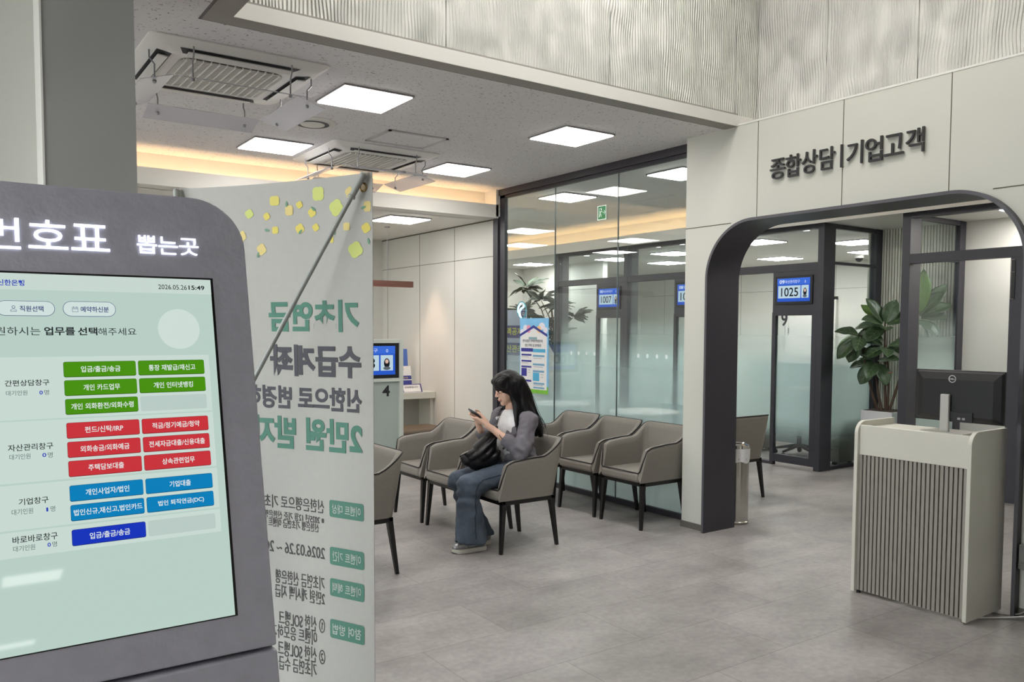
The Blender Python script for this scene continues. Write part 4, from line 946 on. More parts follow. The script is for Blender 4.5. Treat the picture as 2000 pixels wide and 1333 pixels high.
MB().box(4.16, 4.945, 8.71, 9.35, 0.715, 0.795).build('top', counter_white, sh_, bevel=0.003)
MB().box(4.16, 4.945, 9.05, 9.07, 0, 0.715).build('rear_panel', mat('counter_inner_grey', (176, 174, 166), 0.5), sh_)
MB().box(4.90, 4.946, 8.76, 9.05, 0, 0.715).build('side_panel', counter_white, sh_)
ot = thing('stool', 'low brown leather cushioned stool under the counter shelf', 'stool', (4.52, 8.42, 0))
brown = mat('stool_leather', (98, 84, 70), 0.45, var=(14, 0.08), bump=(60, 0.2, 0.004))
MB().box(4.20, 4.83, 8.16, 8.66, 0.30, 0.42).build('cushion', brown, ot, smooth=40, bevel=0.04, seg=4)
MB().box(4.24, 4.79, 8.2, 8.62, 0.04, 0.30).build('base', brown, ot, bevel=0.01)
for sx in (4.28, 4.75):
    for sy in (8.24, 8.58): MB().lathe([(0.02, 0), (0.02, 0.04)], (sx, sy, 0), 10).build('foot', black, ot)
def lean(name, lbl, cat, x0, x1, y, z0, h, m_, back=0.05, thick=0.006, group=None):
    t = thing(name, lbl, cat, ((x0+x1)/2, y, z0), 0, group); U, Vv = V(1, 0, 0), V(0, back, h).normalized()
    MB().slab((x0, y, z0), U, Vv, x1-x0, h, -thick).build('board', m_, t)
    return t, (lambda u, v, l=0.0008: V(x0, y, z0)+U*(u*(x1-x0))+Vv*(v*h)-V(0, l, 0)), U, Vv, x1-x0, h
t, q, U, Vv, w, h = lean('notice_board', 'plain blue notice board standing on the shelf behind the leaflets', 'board', 4.44, 4.80, 9.12, 0.795, 0.51, mat('notice_blue', (70, 104, 178), 0.5))
t, q, U, Vv, w, h = lean('notice_sheet', 'white paper notice with lines of dark text in front of the blue board', 'notice', 4.30, 4.62, 9.02, 0.795, 0.43, mat('paper_white', (222, 222, 220), 0.7))
for i, s in enumerate(('신한은행', '자산 분류', '금융 상품 설명', '상담 접수', '이용 안내')):
    p = MB(); txt(p, s, q(0.50, 0.84-0.11*i, 0.0012), U, Vv, w*(0.42 if i else 0.3), h*0.045, 0.0004); p.build('text_line', mat('print_black', (50, 52, 60), 0.7), t)
t, q, U, Vv, w, h = lean('leaflet', 'narrow navy leaflet leaning left of the white and navy leaflet', 'leaflet', 4.25, 4.47, 8.92, 0.795, 0.22, mat('leaflet_navy', (58, 64, 142), 0.5), group='leaflets on the counter shelf')
t, q, U, Vv, w, h = lean('leaflet', 'white and navy leaflet standing in a clear holder on the shelf', 'leaflet', 4.50, 4.73, 8.90, 0.795, 0.31, mat('paper_white', (222, 222, 220), 0.7), group='leaflets on the counter shelf')
MB().slab(q(0, 0), U, Vv, w, h*0.62, 0.0006).build('navy_block', mat('leaflet_navy', (58, 64, 142), 0.5), t)
MB().add([q(0, 0.62, 0.0015), q(0.55, 0.62, 0.0015), q(0, 0.66, 0.0015)], [(0, 1, 2)]).add([q(0.0, 0.44, 0.0025), q(1, 0.44, 0.0025), q(1, 0.475, 0.0025), q(0, 0.475, 0.0025)], [(0, 1, 2, 3)]).build('white_band', mat('paper_white', (222, 222, 220), 0.7), t)
p = MB(); txt(p, '지금 바로 상담하세요', q(0.2, 0.50, 0.002), U, Vv, w*0.6, h*0.07, 0.0004); p.build('yellow_text', mat('print_gold', (222, 196, 70), 0.7), t)
p = MB(); txt(p, '신한 쏠 안내', q(0.08, 0.86, 0.002), U, Vv, w*0.5, h*0.05, 0.0004); p.build('text_line', mat('print_black', (50, 52, 60), 0.7), t)
t = thing('tent_card', 'small white tent card with a purple edge in front of the leaflets', 'tent card', (4.66, 8.79, 0.795))
MB().prism([(0, 0), (0.10, 0), (0.055, 0.095), (0.05, 0.095)], (4.52, 8.75, 0.795), (0, 1, 0), (0, 0, 1), 0.27).build('card', mat('tent_purple', (70, 66, 120), 0.5), t)
U, Vv = V(1, 0, 0), V(0, 0.05, 0.095).normalized()
MB().slab((4.54, 8.752, 0.80), U, Vv, 0.23, 0.09, 0.0012).build('white_face', mat('paper_white', (222, 222, 220), 0.7), t)
p = MB(); txt(p, '상담중입니다', V(4.56, 8.770, 0.842), U, Vv, 0.18, 0.028, 0.0006); p.build('text_line', mat('print_grey2', (70, 72, 90), 0.7), t)

# things on and behind the glass wall
po = thing('house_poster', 'sky blue poster with a navy house outline on the glass wall behind the woman', 'poster', (4.955, 6.72, 1.28))
U, Zv = V(0, -1, 0), V(0, 0, 1)
def q(u, v, l=0.0): return V(4.957-l, 6.965, 0.905)+U*u+Zv*v
PW, PH = 0.487, 0.76
MB().slab(q(0, 0), U, Zv, PW, PH, -0.0025).build('sheet', mat('poster_sky', (126, 190, 232), 0.45, var=(5, 0.10)), po)
MB().slab(q(0, 0, 0.0006), U, Zv, PW, 0.075, 0.0004).build('grass_strip', mat('poster_grass', (122, 188, 60), 0.5, var=(10, 0.1)), po)
hp = [(0.012, 0.04), (0.462, 0.04), (0.462, 0.575), (0.24, 0.66), (0.012, 0.575)]
MB().add([q(u, v, 0.0012) for u, v in hp], [list(range(5))]).build('house_paper', mat('paper_white', (222, 222, 220), 0.7), po)
MB().add([q(u, v, 0.0022) for u, v in [(0.004, 0.572), (0.004, 0.598), (0.24, 0.69), (0.47, 0.598), (0.47, 0.572), (0.24, 0.662)]], [(0, 1, 2, 5), (5, 2, 3, 4)]).build('roof_line', mat('poster_navy', (44, 46, 140), 0.5), po)
for cu, cv, ru, rv in ((0.04, 0.62, 0.035, 0.03), (0.10, 0.66, 0.04, 0.035), (0.38, 0.68, 0.05, 0.035), (0.44, 0.64, 0.035, 0.03)):
    MB().add([q(cu+ru*math.cos(a), cv+rv*math.sin(a), 0.0016) for a in [2*PI*i/20 for i in range(20)]], [list(range(20))]).build('cloud', mat('poster_cloud', (226, 222, 234), 0.6), po)
for cu, cv, ru, rv, col in ((0.155, 0.652, 0.035, 0.042, (226, 150, 176)), (0.33, 0.648, 0.035, 0.036, (240, 196, 130))):
    MB().add([q(cu+ru*math.cos(a), cv+rv*math.sin(a), 0.0019) for a in [2*PI*i/20 for i in range(20)]], [list(range(20))]).build('plain_blob', mat('poster_blob_%d' % col[2], col, 0.6), po)  # plain blobs standing in for the printed characters
p = MB(); txt(p, '청약상품은 주택청약종합저축', q(0.05, 0.515, 0.0016), U, Zv, 0.345, 0.030, 0.0005, 0, 0.012); txt(p, '청년 주택드림 청약통장', q(0.09, 0.470, 0.0016), U, Zv, 0.28, 0.030, 0.0005, 0, 0.012); p.build('headline', mat('poster_ink', (60, 58, 84), 0.6), po)
bars = [(0.025, 0.205, 0.420, 0.036, 0), (0.23, 0.21, 0.415, 0.036, 1), (0.03, 0.175, 0.378, 0.018, 0), (0.23, 0.195, 0.370, 0.02, 2), (0.03, 0.175, 0.315, 0.018, 0), (0.23, 0.195, 0.283, 0.02, 2), (0.03, 0.175, 0.256, 0.018, 0), (0.03, 0.095, 0.168, 0.082, 0), (0.23, 0.19, 0.214, 0.02, 2), (0.23, 0.11, 0.125, 0.085, 1), (0.03, 0.175, 0.112, 0.02, 0), (0.24, 0.185, 0.092, 0.018, 2), (0.24, 0.185, 0.05, 0.016, 2), (0.155, 0.145, 0.545, 0.024, 3)]
for u, w, v, h, c in bars:
    MB().slab(q(u, v, 0.0013), U, Zv, w, h, -0.0006).build('table_bar', (mat('poster_navy', (44, 46, 140), 0.5), mat('poster_cyan', (78, 168, 206), 0.5), mat('poster_steel_blue', (110, 160, 190), 0.5), mat('poster_tag', (128, 164, 170), 0.5))[c], po)
for u, v, w in ((0.03, 0.362, 0.13), (0.03, 0.30, 0.12), (0.24, 0.352, 0.14), (0.24, 0.266, 0.16), (0.03, 0.098, 0.13), (0.24, 0.08, 0.16), (0.145, 0.23, 0.04), (0.145, 0.205, 0.04), (0.36, 0.19, 0.05), (0.36, 0.165, 0.05)):
    MB().slab(q(u, v, 0.0013), U, Zv, w, 0.006, -0.0005).build('fine_print', mat('poster_fine', (160, 160, 168), 0.6), po)
em = thing('logo_stand_in', 'glowing white ring emblem with an S curve made up on the glass in place of a lit sign, above the poster', 'emblem', (4.99, 6.985, 1.75))  # glowing emblem made up here, standing in for a lit sign elsewhere
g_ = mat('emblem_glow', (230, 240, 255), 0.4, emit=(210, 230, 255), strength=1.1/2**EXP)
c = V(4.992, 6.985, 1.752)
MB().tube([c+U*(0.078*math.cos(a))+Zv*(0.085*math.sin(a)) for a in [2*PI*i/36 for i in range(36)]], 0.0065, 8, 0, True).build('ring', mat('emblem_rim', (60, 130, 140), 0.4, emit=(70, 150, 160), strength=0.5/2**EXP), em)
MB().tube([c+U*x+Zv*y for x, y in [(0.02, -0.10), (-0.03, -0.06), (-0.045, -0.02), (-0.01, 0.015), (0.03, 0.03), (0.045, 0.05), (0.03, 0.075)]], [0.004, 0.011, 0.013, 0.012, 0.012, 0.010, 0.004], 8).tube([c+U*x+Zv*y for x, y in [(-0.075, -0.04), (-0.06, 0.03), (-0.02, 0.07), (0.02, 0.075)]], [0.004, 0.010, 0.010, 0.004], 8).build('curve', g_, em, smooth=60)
rb = thing('rollup_banner', 'pale roll-up banner with yellow words on navy bands, behind the glass wall', 'banner', (5.32, 7.55, 0))
def q(u, v, l=0.0): return V(5.32-l, 7.95, 0.09)+U*u+Zv*v
RW, RH = 0.60, 1.68
MB().slab(q(0, 0), U, Zv, RW, RH, -0.004).build('sheet', mat('rollup_pale', (186, 198, 222), 0.5, var=(2, 0.06)), rb)
MB().box(5.26, 5.38, 7.36, 7.94, 0, 0.09).build('cassette_base', steel, rb)
MB().slab(q(RW-0.10, RH-0.085, 0.0008), U, Zv, 0.085, 0.075, 0.0004).build('logo_square', mat('poster_navy2', (52, 56, 128), 0.5), rb)
c = q(RW-0.058, RH-0.045, 0.002)
MB().tube([c+U*(0.016*math.cos(a))+Zv*(0.016*math.sin(a)) for a in [2*PI*i/16 for i in range(16)]], 0.004, 6, 0, True).build('logo_ring', mat('paper_white', (222, 222, 220), 0.7), rb)
for v, s in ((RH-0.315, '세액공제'), (RH-0.51, '자산관리')):
    b_ = MB().slab(q(0, v, 0.0008), U, Zv, RW-0.04, 0.14, 0.0004).build('navy_band', mat('poster_navy2', (52, 56, 128), 0.5), rb)
    p = MB(); txt(p, s, q(0.10, v+0.032, 0.0014), U, Zv, 0.42, 0.085, 0.0005, 0, 0.025); p.build('band_text', mat('print_yellow_green', (206, 208, 90), 0.6), b_)
p = MB(); txt(p, '가입하고', q(0.2, 0.86, 0.001), U, Zv, 0.24, 0.055, 0.0005); txt(p, '만나세요', q(0.2, 0.79, 0.001), U, Zv, 0.24, 0.055, 0.0005); p.build('body_text', mat('print_black', (50, 52, 60), 0.7), rb)
MB().slab(q(0.45, 0.85, 0.0008), U, Zv, 0.12, 0.06, 0.0004).build('dark_tag', mat('print_black', (50, 52, 60), 0.7), rb)
MB().slab(q(0, 0.65, 0.0008), U, Zv, RW-0.02, 0.055, 0.0004).build('navy_band', mat('poster_navy2', (52, 56, 128), 0.5), rb)
for i, y in enumerate((6.128, 6.017, 5.902, 5.788, 5.21, 5.099, 4.985, 4.874)):
    o = MB().add([(4.9625, y+0.014*math.cos(a), 1.328+0.019*math.sin(a)) for a in [2*PI*k/16 for k in range(16)]]+[(4.9645, y+0.014*math.cos(a), 1.328+0.019*math.sin(a)) for a in [2*PI*k/16 for k in range(16)]], [list(range(16)), list(range(31, 15, -1))]+[(k, (k+1) % 16, 16+(k+1) % 16, 16+k) for k in range(16)]).build('glass_dot', mat('dot_white', (224, 236, 236), 0.5))
    tag(o, ('%s white warning dot of the four on the %s glass pane' % (('leftmost', 'second from left', 'third from left', 'rightmost')[i % 4], ('middle', 'right')[i//4])), 'sticker', 'white warning dots on the glass')

# corridor furniture
white_top = mat('table_top_white', (222, 222, 216), 0.35)
def table(x, y, label):
    t = thing('round_table', label, 'table', (x, y, 0), 0, 'round tables in the corridor')
    MB().lathe([(0.001, 0.715), (0.335, 0.715), (0.35, 0.722), (0.35, 0.733), (0.345, 0.74), (0.001, 0.74)], (x, y, 0), 40).build('top', white_top, t, smooth=40)
    MB().lathe([(0.03, 0.02), (0.03, 0.715)], (x, y, 0), 16).build('column', grey_metal, t, smooth=40)
    MB().lathe([(0.001, 0.0), (0.22, 0.0), (0.22, 0.012), (0.04, 0.03), (0.001, 0.03)], (x, y, 0), 32).build('foot_plate', grey_metal, t, smooth=40)
table(5.78, 5.98, 'round white table behind the right glass pane, near the corridor armchair')
table(5.62, 7.15, 'round white table behind the frosted glass, left of the other round table')
bn = thing('waste_bin', 'tall narrow stainless steel waste bin lined with a clear bag, just inside the archway', 'waste bin', (5.25, 4.355, 0))
MB().lathe([(0.094, 0.0), (0.097, 0.004), (0.097, 0.02), (0.092, 0.025), (0.092, 0.585), (0.088, 0.585), (0.086, 0.02), (0.001, 0.02)], bn.location, 32).build('body', steel, bn, smooth=40)
MB().lathe([(0.094, 0.555), (0.097, 0.60), (0.093, 0.635), (0.06, 0.648), (0.05, 0.64), (0.085, 0.625), (0.086, 0.56)], bn.location, 40).build('rim', chrome, bn, smooth=40)
bagm = MB(); rows = []
for z, r0, a_ in ((0.50, 0.0945, 0.002), (0.53, 0.0965, 0.005), (0.57, 0.099, 0.003), (0.61, 0.100, 0.001)):
    rows.append([V(5.25+(r0+a_*math.sin(9*b)+a_*0.5*math.sin(17*b))*math.cos(b), 4.355+(r0+a_*math.sin(9*b))*math.sin(b), z+(0.008*math.sin(5*b) if z < 0.51 else 0)) for b in [2*PI*i/60 for i in range(60)]])
bagm.grid(rows, 0, True).build('bag_liner', mat('bag_film', (214, 214, 214), 0.3), bn, smooth=60)
# inside booth nine
sw = thing('swivel_chair', 'swivel chair with a dark star base inside booth nine, seen through the frosted pane', 'swivel chair', (8.75, 6.30, 0))
MB().cap((8.75, 6.3, 0.10), 0.03, (8.75, 6.3, 0.42), 0.025).build('column', black, sw)
b_ = MB()
for k in range(5):
    a = 2*PI*k/5+0.6; b_.cap((8.75, 6.3, 0.13), 0.024, (8.75+0.30*math.cos(a), 6.3+0.30*math.sin(a), 0.07), 0.014)
b_.build('star_base', black, sw, smooth=60)
for k in range(5):
    a = 2*PI*k/5+0.6; x, y = 8.75+0.30*math.cos(a), 6.3+0.30*math.sin(a)
    MB().tube([(x-0.012, y, 0.028), (x+0.012, y, 0.028)], 0.028, 14).build('castor', black, sw)
MB().box(8.50, 9.0, 6.06, 6.54, 0.43, 0.50).build('seat', uph, sw, smooth=40, bevel=0.025, seg=3)
MB().box(8.97, 9.03, 6.08, 6.52, 0.52, 1.0).build('backrest', uph, sw, smooth=40, bevel=0.025, seg=3)
dk = thing('booth_desk', 'grey desk with a modesty panel inside booth nine behind the frosted glass', 'desk', (9.6, 6.6, 0))
MB().box(9.3, 9.95, 5.75, 7.6, 0.70, 0.74).build('top', white_top, dk)
MB().box(9.32, 9.345, 5.8, 7.55, 0.05, 1.12).build('screen_panel', mat('desk_panel_grey', (128, 138, 142), 0.6), dk)
for y in (5.8, 7.5): MB().box(9.35, 9.9, y, y+0.03, 0, 0.70).build('side_panel', white_top, dk)
for x, y, l in ((8.70, 6.85, 'grey drawer pedestal inside booth nine behind the wide pane'), (8.62, 5.62, 'grey drawer pedestal inside booth nine beside the side pane')):
    t = thing('drawer_pedestal', l, 'drawer unit', (x, y, 0), 0, 'drawer pedestals in booth nine')
    MB().box(x-0.19, x+0.19, y-0.09, y+0.10, 0.04, 0.56).build('body', mat('pedestal_grey', (108, 104, 98), 0.5), t, bevel=0.004)
    for k in range(3):
        d = MB().box(x-0.196, x-0.19, y-0.085, y+0.095, 0.06+k*0.165, 0.21+k*0.165).build('drawer', mat('pedestal_front', (118, 114, 108), 0.5), t, bevel=0.002)
        MB().box(x-0.204, x-0.196, y-0.05, y+0.06, 0.18+k*0.165, 0.19+k*0.165).build('handle', steel, d)
    for ex in (-0.15, 0.15):
        MB().tube([(x+ex, y-0.02, 0.02), (x+ex, y+0.02, 0.02)], 0.02, 12).build('castor', black, t)

#=====PLANTS=====
leaf_m = mat('leaf_dark_green', (58, 78, 52), 0.38, var=(9, 0.30), spec=0.5)
leaf_l = mat('leaf_light_green', (96, 128, 62), 0.4, var=(9, 0.2))
vein_m = mat('leaf_vein', (122, 140, 98), 0.5)
bark = mat('bark_brown', (74, 56, 46), 0.8, var=(30, 0.2), bump=(40, 0.4, 0.004))
def leaf(mb, base, dirv, up_, L, Wd, curl=0.25, mi=0, rag=0.12, fiddle=True):
    d = Vector(dirv).normalized(); s = d.cross(Vector(up_)); s = s.normalized() if s.length > 1e-3 else d.orthogonal().normalized(); n = s.cross(d)
    rows = []; ph = R.uniform(0, 6)
    for i in range(11):
        t_ = i/10; wv = (math.sin(PI*min(1, t_**0.85*1.02))**0.7) * (0.55+0.55*t_ if fiddle else 1.0) if 0 < t_ < 1 else 0.02
        c_ = Vector(base)+d*(L*t_)-n*(curl*L*t_*t_)
        row = []
        for j in range(-3, 4):
            u = j/3; w = Wd*0.5*wv*u
            row.append(c_+s*w+n*(abs(u)**1.5*Wd*0.16*wv+rag*0.18*Wd*math.sin(t_*13+ph+u*2)*abs(u)))
        rows.append(row)
    mb.grid(rows, mi)
    mid = [Vector(base)+d*(L*i/10)-n*(curl*L*(i/10)**2)+n*0.002 for i in range(11)]
    mb.tube(mid, [0.0032*(1-i/12) for i in range(11)], 5, 2)
    for i in (3, 5, 7):
        for sg in (-1, 1):
            t_ = i/10; c_ = mid[i]; e_ = rows[min(10, i+2)][3+2*sg]
            mb.tube([c_, e_+n*0.001], [0.0016, 0.0006], 4, 2)
pt = thing('fiddle_leaf_plant', 'tall leafy green plant in a white square planter, behind the counter in the alcove', 'plant', (8.45, 5.0, 0))
MB().box(8.27, 8.63, 4.82, 5.18, 0, 0.685).build('planter', mat('planter_white', (206, 206, 208), 0.5), pt, bevel=0.006)
MB().box(8.29, 8.61, 4.84, 5.16, 0.66, 0.690).build('soil', mat('soil', (60, 48, 40), 0.9, bump=(60, 0.8, 0.01)), pt)
lf = MB(); WH = [(V(8.22, 5.17, 1.50), [V(8.2, 5.42, 1.38), V(8.15, 5.40, 1.55), V(8.15, 5.24, 1.25), V(8.1, 5.33, 1.28), V(8.3, 5.0, 1.45), V(8.05, 5.10, 1.36)], 1),
    (V(8.42, 5.02, 1.60), [V(8.4, 5.24, 1.82), V(8.3, 5.12, 1.86), V(8.45, 4.93, 1.84), V(8.35, 5.30, 1.59), V(8.25, 5.22, 1.46), V(8.2, 5.05, 1.48), V(8.25, 4.90, 1.56), V(8.55, 4.83, 1.72), V(8.15, 5.06, 1.66)], 1),
    (V(8.40, 5.10, 1.22), [V(8.35, 5.28, 1.32), V(8.3, 5.30, 1.16), V(8.32, 5.20, 1.0), V(8.35, 4.95, 1.02), V(8.4, 4.88, 1.24), V(8.2, 5.05, 1.08), V(8.22, 5.18, 1.34)], 0),
    (V(8.66, 4.79, 1.68), [V(8.62, 4.70, 2.12), V(8.78, 4.60, 2.0), V(8.72, 4.61, 1.93), V(8.86, 4.58, 1.84), V(8.84, 4.60, 1.70), V(8.6, 4.64, 1.58), V(8.7, 4.62, 1.52), V(8.55, 4.80, 1.90), V(8.85, 4.75, 1.5), V(8.7, 4.95, 1.9)], 1),
    (V(8.45, 5.02, 1.38), [V(8.3, 4.9, 1.30), V(8.25, 5.1, 1.28), V(8.6, 4.9, 1.3), V(8.5, 4.78, 1.42), V(8.3, 5.24, 1.48)], 0)]
for c, tips, k_ in WH:
    for i, tp in enumerate(tips):
        d = tp-c; L = d.length; st0 = c+d*0.12
        leaf(lf, st0, d+V(0, 0, 0.03), V(-0.5, -0.6, 1.0), L*1.06, min(0.21, 0.66*L+0.04), 0.12+0.15*R.random(), 1 if (i == 0 and k_) else 0)
o = lf.build('foliage', [leaf_m, leaf_l, vein_m], pt, smooth=70)
sm_ = o.modifiers.new('thick', 'SOLIDIFY'); sm_.thickness = 0.0015
for i, (a, b, c) in enumerate(((V(8.42, 5.07, 0.68), V(8.36, 5.17, 1.0), V(8.22, 5.17, 1.50)), (V(8.45, 5.0, 0.68), V(8.46, 5.03, 1.1), V(8.42, 5.02, 1.80)), (V(8.44, 5.04, 0.68), V(8.40, 5.10, 1.0), V(8.40, 5.10, 1.24)), (V(8.47, 4.97, 0.68), V(8.58, 4.88, 1.15), V(8.66, 4.79, 1.70)), (V(8.46, 4.99, 0.68), V(8.47, 4.96, 1.0), V(8.45, 5.02, 1.4)))):
    pts = [a*(1-t_)**2+b*2*t_*(1-t_)+c*t_*t_ for t_ in [j/10 for j in range(11)]]
    MB().tube(pts, [0.017-0.011*j/10 for j in range(11)], 8).build('stem', bark, pt, smooth=60)
MB().tube([V(8.44+0.03*math.cos(a), 4.98+0.05*math.sin(a), 1.10) for a in [2*PI*i/16 for i in range(16)]], 0.003, 6, 0, True).build('tie', mat('red_tie', (170, 50, 44), 0.6), pt)
p2 = thing('potted_tree', 'dark leafy indoor tree behind the glass, above the blue poster', 'plant', (8.75, 11.2, 0))
MB().lathe([(0.16, 0), (0.20, 0.42), (0.18, 0.42), (0.17, 0.38), (0.001, 0.38)], p2.location, 28).build('pot', mat('pot_grey', (150, 150, 150), 0.5), p2, smooth=40)
lf = MB(); MB().tube([(8.75, 11.2, 0.38), (8.77, 11.25, 1.2), (8.72, 11.35, 2.1)], [0.03, 0.025, 0.015], 8).build('trunk', bark, p2, smooth=60)
for c in (V(8.65, 11.95, 2.30), V(8.6, 11.45, 2.05), V(8.7, 12.1, 1.85), V(8.65, 11.0, 1.95), V(8.7, 10.7, 1.75), V(8.7, 11.5, 1.65), V(8.75, 11.2, 1.45), V(8.65, 11.9, 1.5)):
    for i in range(15):
        a = R.uniform(0, 2*PI); d = V(0.7*math.cos(a), math.sin(a), R.uniform(-0.35, 0.75))
        leaf(lf, c+d*0.04, d, V(-0.6, -0.3, 1), R.uniform(0.24, 0.40), R.uniform(0.09, 0.13), R.uniform(0.1, 0.4), 0, 0.3, False)
    pass
o = lf.build('foliage', [mat('leaf_deep', (40, 50, 38), 0.65, var=(8, 0.3), spec=0.15), leaf_l, mat('leaf_deep', (40, 50, 38), 0.65)], p2, smooth=70)
sm_ = o.modifiers.new('thick', 'SOLIDIFY'); sm_.thickness = 0.0015
br_ = MB()
for c in (V(8.65, 11.95, 2.30), V(8.6, 11.45, 2.05), V(8.7, 12.1, 1.85), V(8.65, 11.0, 1.95), V(8.7, 10.7, 1.75), V(8.7, 11.5, 1.65), V(8.75, 11.2, 1.45), V(8.65, 11.9, 1.5)):
    MB().tube([(8.76, 11.22, 1.1), c*0.5+V(8.75, 11.2, 1.5)*0.5, c], [0.016, 0.011, 0.006], 6).build('branch', bark, p2, smooth=60)

#=====WOMAN=====
skin = mat('skin', (226, 186, 164), 0.5, var=(30, 0.03), spec=0.35)
hair_m = mat('black_hair', (14, 12, 14), 0.45, var=(60, 0.3), spec=0.3, stretch=(4, 4, 0.5))
cardi = mat('cardigan_grey', (108, 105, 112), 0.85, var=(150, 0.08), bump=(700, 0.35, 0.001))
denim = mat('denim_blue_grey', (74, 85, 99), 0.85, var=(6, 0.28, 6), bump=(900, 0.3, 0.001))
tee_m = mat('white_tee', (226, 226, 228), 0.8, var=(20, 0.02))
wo = thing('person', 'woman with long black hair in a grey cardigan and jeans, seated and holding a phone', 'person', (3.2, 4.86, 0))
Hc = V(3.370, 4.880, 1.130)
F = V(-0.955, 0.17, -0.23).normalized(); Uh = (V(0, 0, 1)-F*F.z).normalized(); Lh = Uh.cross(F)    # forward, up, her left (towards the viewer)
def H(f, l, u): return Hc+F*f+Lh*l+Uh*u
HR = Matrix((F, Lh, Uh)).transposed()
b = MB()
b.ell(H(-0.005, 0, 0.02), (0.092, 0.072, 0.095), 24, 16, 0, HR)          # skull
b.ell(H(0.028, 0, -0.035), (0.060, 0.060, 0.075), 20, 12, 0, HR)        # face
b.cap(H(0.035, 0, -0.07), 0.042, H(0.062, 0, -0.098), 0.021, 14)          # jaw and chin
for sg in (-1, 1): b.cap(H(0.052, sg*0.034, -0.035), 0.026, H(0.050, sg*0.026, -0.07), 0.024, 12)   # cheeks
b.cap(H(0.088, 0, 0.0), 0.007, H(0.106, 0, -0.036), 0.0085, 10)            # nose
for sg in (-1, 1): b.ell(H(0.094, sg*0.009, -0.040), (0.009, 0.008, 0.006), 10, 8, 0, HR)
b.cap(H(0.088, -0.012, -0.066), 0.0065, H(0.088, 0.012, -0.066), 0.0065, 8)   # lips mound
b.cap(H(0.086, -0.010, -0.075), 0.006, H(0.086, 0.010, -0.075), 0.006, 8)
for sg in (-1, 1):
    b.ell(H(0.076, sg*0.030, -0.008), (0.012, 0.017, 0.010), 12, 8, 0, HR)   # closed-down lids
    b.ell(H(-0.008, sg*0.073, -0.03), (0.016, 0.006, 0.030), 12, 8, 0, HR)    # ears
b.cap(V(3.405, 4.88, 0.93), 0.052, H(-0.030, 0, -0.05), 0.047, 14)        # neck
def EL(c, r): b.ell(c, r, 20, 12)
EL(V(3.44, 4.865, 0.54), (0.11, 0.155, 0.10)); EL(V(3.43, 4.868, 0.68), (0.085, 0.125, 0.15)); EL(V(3.42, 4.875, 0.82), (0.090, 0.135, 0.13))
b.cap(V(3.425, 4.73, 0.905), 0.045, V(3.405, 5.03, 0.91), 0.045)
SHn, ELn, WRn = V(3.43, 4.708, 0.905), V(3.335, 4.655, 0.690), V(3.188, 4.792, 0.845)
SHf, ELf, WRf = V(3.405, 5.045, 0.91), V(3.350, 5.070, 0.680), V(3.172, 4.945, 0.835)
for sh, el, wr in ((SHn, ELn, WRn), (SHf, ELf, WRf)):
    b.cap(sh, 0.042, el, 0.036, 14); b.cap(el, 0.037, el*0.6+wr*0.4, 0.035, 14); b.cap(el*0.6+wr*0.4, 0.035, wr, 0.0235, 14)
HPn, KNn, ANn = V(3.43, 4.785, 0.535), V(2.975, 4.795, 0.475), V(3.085, 4.808, 0.10)
HPf, KNf, ANf = V(3.43, 4.945, 0.535), V(3.005, 4.970, 0.470), V(3.212, 4.932, 0.10)
for hp, kn, an in ((HPn, KNn, ANn), (HPf, KNf, ANf)):
    b.cap(hp, 0.078, kn, 0.052, 14); b.cap(kn, 0.046, kn*0.6+an*0.4, 0.044, 14); b.cap(kn*0.6+an*0.4, 0.044, an, 0.030, 14)
    b.cap(an+V(0.0, 0, -0.03), 0.026, an+V(-0.12, 0.02, -0.055), 0.020, 12)
# the two hands, fingers closing round the phone from both edges
PC = V(3.112, 4.878, 0.948); PA = V(-0.83, 0.10, 0.45).normalized(); PW_ = V(0.12, 0.94, 0.30).normalized(); PW_ = (PW_-PA*PW_.dot(PA)).normalized(); PN = PW_.cross(PA).normalized()
if PN.z < 0: PN = -PN
def PH_(a, w, n): return PC+PA*a+PW_*w+PN*n
hands = []
for sg, wr in ((-1, WRn), (1, WRf)):
    kn_ = [PH_(0.020-0.0195*k, sg*(0.054-0.002*k), -0.016-0.003*k) for k in range(4)]     # knuckles index..little
    for k in range(4): b.cap(wr+(kn_[k]-wr)*0.18, 0.0135, kn_[k], 0.0105, 10)
    b.cap(wr, 0.024, wr*0.5+(kn_[1]+kn_[2])*0.25, 0.022, 12)
    for k in range(4):
        ln = (1.0, 1.08, 1.0, 0.82)[k]
        m1 = kn_[k]+PA*(0.020*ln)-PW_*(sg*0.010)-PN*0.012
        m2 = m1-PW_*(sg*0.019*ln)+PA*(0.006*ln)-PN*0.001
        m3 = m2-PW_*(sg*0.015*ln)+PA*0.001+PN*0.004
        b.cap(kn_[k], 0.0100, m1, 0.0086, 10); b.cap(m1, 0.0086, m2, 0.0078, 10); b.cap(m2, 0.0076, m3, 0.0066, 10)
    t0 = wr*0.62+kn_[0]*0.38+PN*0.012; t1 = PH_(-0.022, sg*0.047, 0.010); t2 = PH_(0.004, sg*0.036, 0.0175); t3 = PH_(0.024, sg*0.022, 0.0165)
    b.cap(wr*0.8+kn_[0]*0.2, 0.016, t1, 0.0125, 10); b.cap(t1, 0.0115, t2, 0.0095, 10); b.cap(t2, 0.0092, t3, 0.0080, 10)
me = remesh(b, 0.0042, 3, 'body', 0.4)
mesh_part('body', me, skin, wo)
lp = MB()
for u_, r_ in ((-0.0655, 0.0036), (-0.0745, 0.0042)):
    lp.tube([H(0.0935-0.45*abs(x)**1.2*8, x, u_+0.12*x*x) for x in [(-0.016+0.032*i/8) for i in range(9)]], [r_*(0.35+0.65*math.sin(PI*(i+0.5)/9)) for i in range(9)], 8)
lp.build('lips', mat('lips', (176, 96, 92), 0.45), wo, smooth=60)
